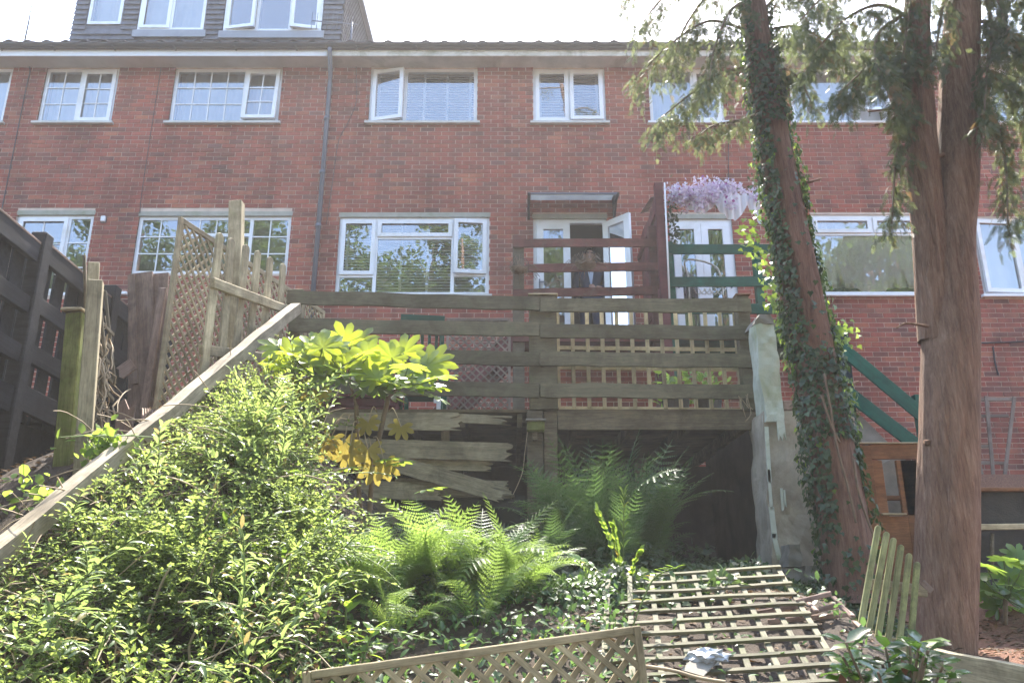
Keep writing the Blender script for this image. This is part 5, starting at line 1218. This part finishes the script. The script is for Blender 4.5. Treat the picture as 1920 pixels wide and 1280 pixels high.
for a in [('bright fern at the left end of the sunlit fern row by the broad leaves', 672, 1180, 4.3, .54, 34, FR, GF_), ('sunlit fern second from the left in the bright fern row', 735, 1175, 4.45, .6, 36, FR, GF_), ('tall sunlit fern in the middle of the bright fern row', 815, 1170, 4.5, .66, 38, FR, GF_),
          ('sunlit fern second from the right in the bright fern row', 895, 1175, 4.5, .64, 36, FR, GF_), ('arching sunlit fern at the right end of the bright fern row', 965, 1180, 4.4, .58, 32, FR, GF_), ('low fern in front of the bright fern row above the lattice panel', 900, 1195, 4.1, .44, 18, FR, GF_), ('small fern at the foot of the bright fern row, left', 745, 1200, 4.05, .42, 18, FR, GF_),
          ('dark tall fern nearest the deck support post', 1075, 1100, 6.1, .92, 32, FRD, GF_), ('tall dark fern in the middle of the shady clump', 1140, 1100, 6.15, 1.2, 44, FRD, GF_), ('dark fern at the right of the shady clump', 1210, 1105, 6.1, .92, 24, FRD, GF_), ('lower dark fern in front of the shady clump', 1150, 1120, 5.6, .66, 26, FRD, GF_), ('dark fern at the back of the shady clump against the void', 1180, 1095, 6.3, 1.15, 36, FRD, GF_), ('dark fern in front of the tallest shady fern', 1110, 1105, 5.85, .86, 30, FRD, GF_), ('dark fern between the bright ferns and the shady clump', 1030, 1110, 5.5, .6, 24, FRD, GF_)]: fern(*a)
sp_ = thing('young_shrub', P(1165, 1120, 4.7), 'slender shrub with glossy leaves catching light in front of the dark ferns', 'shrub')
for (a, b) in [((1170, 1130), (1150, 990)), ((1165, 1130), (1070, 1045)), ((1175, 1130), (1200, 1040)), ((1160, 1130), (1075, 1092)), ((1170, 1120), (1170, 925)), ((1165, 1100), (1120, 960))]:
    p, q = P(a[0], a[1], 4.75), P(b[0], b[1], 4.6); c = curve([p, p.lerp(q, .5) + Vector((0, 0, .06)), q], 14); tube('stem', c, .003, M_STEMG, sp_, 4); d = (q - p).normalized()
    for k in range(5, 14):
        for s in (1, -1): lay(random.choice(LAUR + HYD), 'leaf', c[k], d * .6 + d.cross(Vector((0, -.5, 1))) * s, (0, -.3, 1), random.uniform(.045, .065), sp_)
wd = thing('weed_stem', P(1187, 1170, 3.9), 'single tall weed stem with small leaves left of the fallen trellis', 'weed')
c = curve([P(1187, 1172, 3.9), P(1205, 1125, 3.9), P(1228, 1082, 3.9), P(1265, 1064, 3.9)], 16); tube('stem', c, .004, M_STEMG, wd, 5)
for k in (3, 5, 7, 9, 10, 11, 12, 13, 14, 15):
    for s in (1, -1): lay(LAUR[k % 3], 'leaf', c[k], Vector((s, -.2, .35)), (0, 0, 1), .05, wd)

# ================================================================== CAMELLIA IN FRONT
random.seed(5)
CAM = [leaf_me('camellia_leaf', narrow(T_OVAL, 1.0, .08 * k), L_CAM) for k in range(3)]; CAMY = leaf_me('camellia_leaf', narrow(T_OVAL, 1.0, .1), L_IVYL)
ca = thing('camellia_shrub', P(1690, 1330, 2.75), 'glossy dark-leaved shrub at the bottom right in front of the pickets', 'shrub')
for k in range(24):
    q = P(random.uniform(1580, 1785), random.uniform(1200, 1275), 2.75 + random.uniform(-.15, .15)); b = P(1690 + random.uniform(-20, 20), 1390, 2.8); c = curve([b, b.lerp(q, .55) + Vector((0, 0, -.03)), q], 12); tube('stem', c, .0045, M_TWIG, ca, 5)
    for i in range(9):
        f = 11 - int(i * .9); a = i * 2.4 + k; lay(CAMY if i == 0 and k % 3 == 0 else CAM[i % 3], 'leaf', c[f], (math.cos(a), math.sin(a) * .8 - .15, random.uniform(-.1, .7)), (random.gauss(0, .3), -.4, 1), random.uniform(.065, .095), ca)
for (px, py) in [(1690, 1235), (1575, 1262)]: lay(leaf_me('dead_leaf', narrow(T_OVAL, 1.1, .3), plain('rust_leaf', (.13, .055, .03), .7, .2)), 'dead_leaf', P(px, py, 2.7), (.2, -.3, -1), (0, -1, .2), .045, ca)

# ================================================================== TREES
random.seed(31)
ivt = thing('conifer_tree', P(1592, 1100, 6.0), 'leaning conifer with its trunk wrapped in ivy', 'tree')
T1 = [P(1600, 1130, 6.0), P(1585, 1000, 6.0), P(1565, 880, 6.0), P(1535, 720, 6.0), P(1502, 540, 6.0), P(1470, 370, 6.0), P(1445, 220, 6.0), P(1424, 100, 6.0), P(1412, 0, 6.0), P(1405, -110, 6.0)]
T1 += [T1[-1] + Vector((-.2 * k, .05 * k, 1.3 * k)) for k in range(1, 6)]
c1 = curve(T1, 70); R1 = [max(.035, .185 - .085 * min(1, i / 40) - .06 * max(0, (i - 40) / 30)) for i in range(70)]
c1f = curve(T1, 240); trunk('trunk', c1f, [float(np.interp(i / 239 * 69, range(70), R1)) for i in range(240)], M_BARK2, ivt, 40, .09, .3, 3)
for (ps, r) in [([(1480, 445), (1512, 432)], .02), ([(1560, 730), (1610, 715)], .016), ([(1505, 345), (1540, 335)], .014)]: tube('branch_stub', [P(x, y, 5.95) for x, y in ps], [r, r * .5], M_BARK2, ivt, 6)
thick = thing('conifer_tree', P(1772, 1240, 4.8), 'thick forked conifer with bare reddish trunk at the right', 'tree')
T2 = [P(1768, 1290, 4.8), P(1770, 1200, 4.8), P(1774, 1000, 4.8), P(1779, 800, 4.8), P(1783, 600, 4.8), P(1782, 470, 4.8), P(1790, 380, 4.8), P(1797, 250, 4.8), P(1800, 100, 4.8), P(1800, -60, 4.8)]
T2 += [T2[-1] + Vector((.05 * k, .05 * k, 1.4 * k)) for k in range(1, 6)]
c2 = curve(T2, 80); R2 = [max(.04, (.18 if i < 4 else .165) - .032 * sstep(18, 34, i) - .08 * max(0, (i - 36) / 44)) for i in range(80)]
c2f = curve(T2, 260); trunk('trunk', c2f, [float(np.interp(i / 259 * 79, range(80), R2)) for i in range(260)], M_BARK1, thick, 64, .06, .35, 7)
T3 = [P(1755, 640, 4.80), P(1748, 520, 4.78), P(1742, 420, 4.77), P(1733, 330, 4.76), P(1724, 200, 4.76), P(1718, 60, 4.76), P(1714, -60, 4.76)]
T3 += [T3[-1] + Vector((-.1 * k, -.05 * k, 1.4 * k)) for k in range(1, 6)]
c3 = curve(T3, 60); R3 = [max(.035, .105 - .015 * min(1, i / 20) - .06 * max(0, (i - 24) / 36)) for i in range(60)]
c3f = curve(T3, 200); trunk('second_trunk', c3f, [float(np.interp(i / 199 * 59, range(60), R3)) for i in range(200)], M_BARK1, thick, 48, .09, 0, 11)
for (ps, r) in [([(1770, 290), (1700, 310), (1655, 326)], .016), ([(1725, 235), (1680, 233), (1640, 234)], .012), ([(1730, 205), (1685, 203), (1628, 210)], .012), ([(1742, 612), (1700, 606), (1680, 616)], .010), ([(1722, 157), (1660, 158), (1620, 160)], .012), ([(1735, 830), (1748, 826)], .02)]: tube('dead_branch', curve([P(x, y, 4.72) for x, y in ps], 10), [r * (1 - .07 * i) for i in range(10)], M_BARK1, thick, 6)
def conifer_foliage(tree, branches, mat=L_CONI):
    pos, dr_, nr_, sc_ = [], [], [], []
    for (pts, dens, ln, rb) in branches:
        c = curve(pts, 26); tube('branch', c, [rb * (1 - .85 * i / 25) + .002 for i in range(26)], M_TWIG, tree, 5)
        for i in range(3, 26):
            tng = (c[i] - c[i - 1]).normalized()
            for k in range(int(dens * 1.9)):
                d = Vector((random.gauss(0, .5), random.gauss(0, .5), -.85)) + tng * .45; d.normalize(); l = ln * random.uniform(.4, 1.15); q = c[i] + Vector((random.gauss(0, .03), random.gauss(0, .03), random.gauss(0, .02))); n = max(3, int(l / .034))
                for m_ in range(n):
                    d = (d + Vector((random.gauss(0, .08), random.gauss(0, .08), -.10))).normalized(); q = q + d * (l / n); sd = Vector((random.gauss(0, 1), random.gauss(0, 1), random.gauss(-.2, .4)))
                    pos.append(q.copy()); dr_.append(d + sd * .45); nr_.append(Vector((random.gauss(0, 1), random.gauss(0, 1), random.gauss(.6, .5)))); sc_.append(random.uniform(.05, .095))
    return pos, dr_, nr_, sc_
def pb(ps, Y0, Y1, dens, ln, r=.014): n = len(ps) - 1; return ([P(x, y, Y0 + (Y1 - Y0) * i / n) for i, (x, y) in enumerate(ps)], dens, ln, r)
B1 = [pb([(1405, 60), (1330, 40), (1255, 85), (1190, 150)], 6.0, 5.6, 3, .26), pb([(1412, 125), (1345, 140), (1290, 180), (1235, 225)], 6.0, 5.5, 4, .28), pb([(1400, -80), (1310, -50), (1240, 0), (1200, 50)], 6, 5.6, 3, .3),
      pb([(1400, -40), (1330, -10), (1280, 60), (1260, 130)], 6, 5.8, 3, .28), pb([(1430, 210), (1390, 225), (1340, 235), (1310, 255)], 6, 5.6, 3, .18), pb([(1425, 60), (1490, 50), (1550, 80), (1600, 130)], 6, 5.7, 4, .30), pb([(1430, 20), (1480, -20), (1540, 0), (1590, 60)], 6, 5.6, 4, .3),
      pb([(1440, 150), (1470, 130), (1500, 150), (1520, 190)], 6, 5.7, 3, .2), pb([(1410, 0), (1370, 20), (1340, 90), (1330, 150)], 6, 5.4, 3, .3), pb([(1395, -120), (1290, -110), (1210, -60), (1170, -10)], 6, 5.5, 3, .3)]
B2 = [pb([(1712, 40), (1650, 10), (1580, 40), (1520, 110)], 4.8, 4.6, 4, .22), pb([(1718, 110), (1660, 100), (1610, 140), (1570, 180)], 4.8, 4.6, 4, .2), pb([(1716, -30), (1640, -60), (1560, -20), (1490, 50)], 4.8, 4.6, 4, .25), pb([(1830, 40), (1880, 50), (1920, 120), (1945, 230)], 4.8, 4.5, 4, .25),
      pb([(1830, 180), (1868, 230), (1885, 310), (1890, 420)], 4.8, 4.5, 4, .14), pb([(1725, 190), (1695, 220), (1680, 300), (1672, 420)], 4.75, 4.65, 4, .14), pb([(1820, -50), (1880, -40), (1940, 20), (1980, 100)], 4.8, 4.5, 4, .3), pb([(1745, -30), (1710, 0), (1700, 60), (1690, 120)], 4.76, 4.6, 3, .2),
      pb([(1790, -60), (1770, 0), (1760, 60), (1752, 120)], 4.8, 4.5, 3, .16), pb([(1850, 0), (1860, 60), (1850, 140), (1845, 220)], 4.8, 4.5, 4, .2), pb([(1690, 30), (1650, 60), (1640, 100), (1650, 140)], 4.8, 4.4, 4, .2), pb([(1720, 60), (1700, 100), (1690, 160), (1690, 210)], 4.76, 4.55, 4, .16), pb([(1840, 130), (1890, 150), (1925, 210), (1940, 300)], 4.8, 4.7, 4, .2), pb([(1800, -90), (1840, -60), (1870, 0), (1890, 60)], 4.8, 4.6, 4, .25)]
def high(cpts, i0, i1, n, length):
    out = []
    for k in range(n):
        p = cpts[random.randint(i0, i1)]; a = random.uniform(0, 6.283); l = length * random.uniform(.5, 1.1); e = Vector((math.cos(a), math.sin(a), 0)); out.append(([p, p + e * l * .4 + Vector((0, 0, .12)), p + e * l * .75, p + e * l + Vector((0, 0, -.35))], 2, .3, .02))
    return out
r1 = conifer_foliage(ivt, B1 + high(c1, 46, 69, 20, 1.6)); scatter('crown', T_SPRAY, arr(r1[0]), arr(r1[1]), arr(r1[2]), np.array(r1[3]), L_CONI, ivt, 'stuff')
r2 = conifer_foliage(thick, B2 + high(c2, 50, 79, 16, 1.5) + high(c3, 40, 59, 12, 1.4)); scatter('crown', T_SPRAY, arr(r2[0]), arr(r2[1]), arr(r2[2]), np.array(r2[3]), L_CONI, thick, 'stuff')
# ivy on the leaning trunk
iv = thing('climbing_ivy', P(1592, 1095, 5.8), 'dark ivy climbing the leaning trunk', 'ivy')
pos, dr_, nr_, sc_ = [], [], [], []
pos2, dr2, nr2, sc2 = [], [], [], []
for k in range(8200):
    i = random.triangular(0, 47, 18); b = int(i); q = c1[b].lerp(c1[min(b + 1, 69)], i - b); a = random.uniform(0, 6.283); u = Vector((math.cos(a), math.sin(a), 0)); r = R1[b]
    bare = (-2.05 < (a - 6.283 if a > 3.1416 else a) < -.45) and mnoise.noise((i * .11, 2, 5)) > -.28 and i > 4
    if bare and random.random() < .96: continue
    edge = abs(u.x); off = r + random.uniform(.0, .05 + .06 * edge * max(0, mnoise.noise((i * .25, u.x, 1)) + .3))
    p = q + u * off; tgt = (pos2, dr2, nr2, sc2) if random.random() < .03 + .10 * max(0, edge - .75) * 4 * (1 if u.x < 0 else .6) and off > r + .03 else (pos, dr_, nr_, sc_)  # brighter leaves at the edges, mostly left, put rim light into the colour
    tgt[0].append(p); tgt[1].append(Vector((random.gauss(0, .5), random.gauss(0, .5), -1)) + u * .3); tgt[2].append(u + Vector((random.gauss(0, .35), random.gauss(0, .35), random.gauss(.35, .3)))); tgt[3].append(random.uniform(.028, .055))
for (px, py, n) in [(1400, 438, 26), (1420, 470, 26), (1432, 520, 20), (1580, 628, 24), (1592, 625, 10), (1418, 410, 18), (1445, 560, 20)]:
    for k in range(n): pos2.append(P(px + random.gauss(0, 9), py + random.gauss(0, 14), 5.9 + random.uniform(-.1, .1))); dr2.append(Vector((random.gauss(0, .6), -.3, -.6))); nr2.append(Vector((random.gauss(0, .5), -.6, .6))); sc2.append(random.uniform(.035, .06))
scatter('foliage', T_IVY, arr(pos), arr(dr_), arr(nr_), np.array(sc_), L_IVY, iv, 'stuff'); scatter('lit_edge_foliage', T_IVY, arr(pos2), arr(dr2), arr(nr2), np.array(sc2), L_IVYL, iv, 'stuff')
for (ps) in [[(1545, 700), (1556, 760), (1570, 840), (1592, 920), (1605, 980)], [(1540, 740), (1560, 800), (1575, 830)], [(1600, 860), (1612, 930), (1640, 1010)]]: tube('ivy_stem', curve([P(x, y, 5.78) for x, y in ps], 16), .009, M_TWIG, iv, 6)
# low ivy and weeds in the shade
pos, dr_, nr_, sc_ = [], [], [], []
for k in range(15000):
    x, y = random.uniform(-.75, 2.5), random.uniform(4.35, 7.2)
    if x > 1.15 - .1 * (y - 4.6) and y < 5.3: continue
    hh = max(0, mnoise.noise((x * 1.5, y * 1.5, 8)) + .25) * .36 * (1 if x < 1.6 else .5)
    pos.append((x, y, gh(x, y) + random.random() ** .6 * (hh + .03))); dr_.append(rdir(1, -.2)[0]); nr_.append(Vector((random.gauss(0, .4), random.gauss(-.3, .4), 1))); sc_.append(random.uniform(.03, .06))
gc_ = scatter('ground_ivy', T_IVY, arr(pos), arr(dr_), arr(nr_), np.array(sc_), L_IVY); tag(gc_, 'low dark ivy and weeds covering the shady ground under the deck edge', 'ground cover', kind='stuff')
pos, dr_, nr_, sc_ = [], [], [], []
for k in range(5200):
    x, y = random.uniform(-1.2, 1.6), random.uniform(3.0, 4.7)
    if .55 < x < 1.55 and y < 4.7 and random.random() < .88: continue
    pos.append((x, y, gh(x, y) + random.random() * .12)); dr_.append(rdir(1, .3)[0]); nr_.append(Vector((random.gauss(0, .4), random.gauss(-.3, .4), 1))); sc_.append(random.uniform(.022, .055))
wv = scatter('low_weeds', T_OVAL, arr(pos), arr(dr_), arr(nr_), np.array(sc_), L_FERND); tag(wv, 'low green weeds between ferns and foreground lattice', 'weeds', kind='stuff')
pos, dr_, nr_, sc_ = [], [], [], []
for k in range(14000):
    if random.random() < .4: x, y = random.uniform(2.0, 4.6), random.uniform(3.6, 6.6)
    else: x, y = random.uniform(-3.6, 2.2), random.uniform(3.0, 6.6)
    pos.append((x, y, gh(x, y) + .006)); dr_.append(rdir(1)[0] * np.array([1, 1, .15])); nr_.append(Vector((random.gauss(0, .3), random.gauss(0, .3), 1))); sc_.append(random.uniform(.018, .065))
lt = scatter('leaf_litter', T_SMALL, arr(pos), arr(dr_), arr(nr_), np.array(sc_), L_LITTER, None, None, .7); tag(lt, 'brown dead leaves and needles scattered over the soil', 'leaf litter', kind='stuff')
# bindweed patch on the beam, deck plants, grass at the railing end
ib = thing('bramble_patch', P(200, 850, 4.5), 'bright leafy bramble patch where the posts meet the sloping beam', 'bramble')
pos = [P(random.gauss(205, 32), random.gauss(838, 15), 4.55 + random.uniform(-.15, .2)) for _ in range(170)] + [P(random.gauss(60, 30), random.gauss(925, 22), 4.3 + random.uniform(-.2, .2)) for _ in range(60)]
scatter('foliage', T_OVAL, arr(pos), rdir(len(pos), .1), RNG.normal(size=(len(pos), 3)) * .4 + np.array([0, -.3, 1]), RNG.uniform(.04, .075, len(pos)), L_IVYL, ib, 'stuff', 1.3)
L = []
for k in range(14): p = P(random.gauss(200, 30), 860, 4.55); L.append((curve([p, p + Vector((random.gauss(0, .1), -.05, .12)), p + Vector((random.gauss(0, .2), -.1, .10))], 6), .003))
o = tubes('stems', L, M_STEMG, ib, 4); o['kind'] = 'stuff'
def pot(label, px, py, Y, n, sz, mat, lt_):
    c = P(px, py, Y); t = thing('potted_plant', (c.x, c.y, DKZ + .03), label, 'plant'); r = .13
    V, F = tube_data([(0, 0, 0), (0, 0, .2), (0, 0, .2), (0, 0, .17)], [r * .75, r, r * .9, r * .85], 14); mesh('pot', V, F, M_DKWALL, t, Matrix.Translation((c.x, c.y, DKZ + .03)), False)
    pos = [Vector((c.x, c.y, DKZ + .22)) + Vector((random.gauss(0, .10), random.gauss(0, .10), abs(random.gauss(.1, .12)))) for _ in range(n)]
    scatter('foliage', lt_, arr(pos), rdir(n, .5), RNG.normal(size=(n, 3)) + np.array([0, 0, 1.]), RNG.uniform(sz * .6, sz, n), mat, t, 'stuff')
pot('yellow-green potted plant behind the square trellis, left of two', 1265, 720, 7.5, 120, .10, L_IVYL, T_OVAL); pot('green potted plant behind the square trellis, right of two', 1325, 720, 7.5, 120, .09, L_FERN, T_OVAL)
gs = thing('grass_tuft', P(1400, 762, 6.85), 'pale grass tuft hanging from the right end of the deck railing', 'grass')
for (ps) in [[(1398, 740), (1402, 748), (1408, 775), (1397, 790)], [(1388, 745), (1396, 755), (1404, 765)], [(1402, 738), (1400, 755), (1412, 768)], [(1385, 742), (1392, 762), (1398, 782)]]: tube('blade', curve([P(x, y, 6.82) for x, y in ps], 10), .0045, M_DRY, gs, 4)

# ================================================================== TREES BEHIND THE CAMERA (seen mirrored in the windows)
random.seed(77)
labs = ['broad tree standing downhill behind the viewer, mirrored in the leftmost lower window', 'broad tree behind the viewer, mirrored in the georgian kitchen window', 'tall broad tree behind the viewer, mirrored in the left half of the middle lower window', 'broad tree behind the viewer, mirrored in the right half of the middle lower window', 'broad tree behind the viewer, mirrored in the lace-curtain window', 'broad tree behind the viewer, mirrored in the rightmost lower window']
for k, (x, y, ht, rr) in enumerate([(-15, -7.5, 19.5, 4.8), (-9, -9, 20.5, 4.8), (-3.2, -8, 20, 4.8), (3.0, -9, 20.5, 4.8), (8.5, -7.5, 19.5, 4.8), (15, -8, 20.5, 4.8)]):
    g0 = gh(x, y); t = thing('broadleaf_tree', (x, y, g0), labs[k], 'tree', 'trees downhill behind the viewer')
    tube('trunk', curve([(x, y, g0 - .2), (x + .2, y, g0 + ht * .3), (x - .1, y + .1, g0 + ht * .6), (x, y, g0 + ht * .9)], 16), [.28 * (1 - .055 * i) for i in range(16)], M_BARK1, t, 10)
    cl = []
    for j in range(84):
        d = Vector(rdir(1)[0]); f = random.random() ** .4; cl.append((Vector((x, y, g0 + ht * .60)) + Vector((d.x * rr * f, d.y * rr * f, d.z * ht * .38 * f)), random.uniform(.7, 1.25)))
    pos = np.concatenate([np.array(tuple(c)) + rdir(520) * (RNG.random(520) ** .5)[:, None] * s for c, s in cl]); n = len(pos)
    scatter('crown', T_SMALL, pos, rdir(n), rdir(n, 1.0), RNG.uniform(.12, .24, n), L_TREE, t, 'stuff', 1.5)
    for j in range(6): c = cl[j][0]; z = g0 + ht * random.uniform(.3, .6); tube('limb', [(x, y, z), ((x + c.x) / 2, (y + c.y) / 2, (z + c.z) / 2 + .3), tuple(c)], [.10, .07, .03], M_BARK1, t, 6)

# ================================================================== PERSON IN THE DOORWAY
pc = P(1106, 500, FY + .32); pz = CZ + 3.5; pxx = pc.x
pe = thing('person', (pxx, pc.y, pz), 'person in a dark blue suit jacket standing in the open doorway', 'person')
def skin(name, V, E, RA, mat, sub=2):
    me = bpy.data.meshes.new(name); me.from_pydata(V, E, []); me.materials.append(mat); o = bpy.data.objects.new(name, me); put(o, Matrix.Translation((pxx, pc.y, pz)), pe)
    md = o.modifiers.new('skin', 'SKIN'); md.use_smooth_shade = True
    sv = me.skin_vertices[0].data
    for i, r in enumerate(RA): sv[i].radius = r if hasattr(r, '__len__') else (r, r); sv[i].use_root = (i == 0)
    s = o.modifiers.new('sub', 'SUBSURF'); s.levels = sub; s.render_levels = sub; return o
M_SKIN = plain('skin', (.50, .30, .23), .55, .06, 8, bmp=0); M_SUIT = plain('navy_suit', (.035, .045, .085), .85, .15, 12); M_HAIR = plain('brown_hair', (.05, .03, .022), .7, .2, 20); M_SHIRT = plain('pale_blue_shirt', (.5, .58, .72), .8, .05, bmp=0)
# body: pelvis, spine, neck, head, arms with hands, legs
hipz = .92
BV = [(0, 0, hipz), (0, 0, 1.12), (0, 0, 1.34), (0, .005, 1.46), (0, -.005, 1.52), (0, -.015, 1.60), (0, -.02, 1.68), (0, -.01, 1.74),
      (.19, 0, 1.40), (.25, .02, 1.14), (.13, -.20, 1.04), (.06, -.25, 1.04), (-.19, 0, 1.40), (-.23, .03, 1.13), (-.22, -.06, .90), (-.215, -.08, .82),
      (.095, 0, .88), (.10, -.01, .48), (.10, .02, .09), (.11, -.13, .04), (-.095, 0, .88), (-.10, -.01, .48), (-.10, .02, .09), (-.11, -.13, .04)]
BE = [(0, 1), (1, 2), (2, 3), (3, 4), (4, 5), (5, 6), (6, 7), (2, 8), (8, 9), (9, 10), (10, 11), (2, 12), (12, 13), (13, 14), (14, 15), (0, 16), (16, 17), (17, 18), (18, 19), (0, 20), (20, 21), (21, 22), (22, 23)]
BR = [(.14, .10), (.13, .095), (.15, .10), (.06, .06), (.055, .055), (.068, .078), (.075, .09), (.05, .06), .055, .042, .034, .03, .055, .042, .034, .03, .085, .06, .045, .04, .085, .06, .045, .04]
skin('body', BV, BE, BR, M_SKIN)
for (hx, hy, hz, dx, dy) in ((.06, -.25, 1.04, -1, -.25), (-.215, -.08, .82, 0, -.3)):
    V, E, RA = [(hx, hy, hz)], [], [.028]
    for f in range(5):
        s = (f - 2) * .02; b = len(V)
        if dx: q = [(hx - .05, hy - .01, hz - s * .9), (hx - .085, hy - .015 + .004 * f, hz - s * 1.1 - .008), (hx - .105, hy + .01, hz - s * 1.1 - .02)]
        else: q = [(hx + s * .5, hy + s, hz - .06), (hx + s * .5, hy + s * 1.1 - .01, hz - .10), (hx + s * .5 + .01, hy + s * 1.1 - .005, hz - .13)]
        if f == 4: q = [(a + .02, c - .01, d + .02) for a, c, d in q]
        V += q; E += [(0, b), (b, b + 1), (b + 1, b + 2)]; RA += [.011, .009, .008]
    skin('hand', V, E, RA, M_SKIN, 1)
jv = [0, 1, 2, 3, 8, 9, 10, 12, 13, 14]; ix = {v: i for i, v in enumerate(jv)}
skin('jacket', [BV[i] for i in jv], [(ix[a], ix[b]) for a, b in BE if a in ix and b in ix], [(.175, .13), (.155, .118), (.175, .122), (.07, .07), .072, .06, .05, .072, .06, .05], M_SUIT)
tv_ = [0, 16, 17, 18, 20, 21, 22]; ix = {v: i for i, v in enumerate(tv_)}
skin('trousers', [BV[i] for i in tv_], [(ix[a], ix[b]) for a, b in BE if a in ix and b in ix], [(.155, .115), .10, .078, .07, .10, .078, .07], M_SUIT)
mesh('shirt_front', [(-.05, -.126, 1.40), (.05, -.126, 1.40), (.012, -.138, 1.14), (-.012, -.138, 1.14), (-.05, -.09, 1.40), (.05, -.09, 1.40), (.012, -.09, 1.14), (-.012, -.09, 1.14)], BOXF, M_SHIRT, pe, Matrix.Translation((pxx, pc.y, pz)))
for s in (1, -1): mesh('shoe', [(x + s * .105, y, z) for x, y, z in boxv(-.045, .045, -.19, .07, 0, .07)], BOXF, M_CABLE, pe, Matrix.Translation((pxx, pc.y, pz)))
bm = bmesh.new(); bmesh.ops.create_uvsphere(bm, u_segments=20, v_segments=12, radius=1)
for v in list(bm.verts):
    if v.co.z < -.25 or (v.co.y < -.35 and v.co.z < .35): bm.verts.remove(v)
for v in bm.verts: v.co = Vector((v.co.x * .088, v.co.y * .105, v.co.z * .10)) * (1 + .05 * mnoise.noise(v.co * 6))
me = bpy.data.meshes.new('hair'); bm.to_mesh(me); bm.free(); me.materials.append(M_HAIR); put(bpy.data.objects.new('hair', me), Matrix.Translation((pxx, pc.y - .01, pz + 1.69)), pe)
mesh('nose', [(-.013, -.085, 1.63), (.013, -.085, 1.63), (0, -.115, 1.635), (0, -.088, 1.675)], [(0, 1, 2), (0, 2, 3), (2, 1, 3)], M_SKIN, pe, Matrix.Translation((pxx, pc.y, pz)))
for s in (1, -1): boxes('ear', [(s * .078 - .008, s * .078 + .008, -.01, .02, 1.63, 1.69)], M_SKIN, pe, Matrix.Translation((pxx, pc.y, pz)))
for s in (1, -1): boxes('eye', [(s * .03 - .012, s * .03 + .012, -.098, -.088, 1.668, 1.678)], M_CABLE, pe, Matrix.Translation((pxx, pc.y, pz)))
boxes('mouth', [(-.02, .02, -.098, -.086, 1.597, 1.605)], M_PINKW, pe, Matrix.Translation((pxx, pc.y, pz)))

# ================================================================== HAZE
hz = boxes('haze', [(-66, 66, -64, 74, -5, 21)], None)  # even volume added to stand in for milky lens glare
m = bpy.data.materials.new('haze'); m.use_nodes = True; t = m.node_tree; t.nodes.clear()
vo = t.nodes.new('ShaderNodeVolumePrincipled'); vo.inputs['Density'].default_value = 0.0028; vo.inputs['Color'].default_value = (1, .97, .93, 1); vo.inputs['Anisotropy'].default_value = 0.3
ou = t.nodes.new('ShaderNodeOutputMaterial'); t.links.new(vo.outputs[0], ou.inputs['Volume']); hz.data.materials.append(m); hz['kind'] = 'stuff'
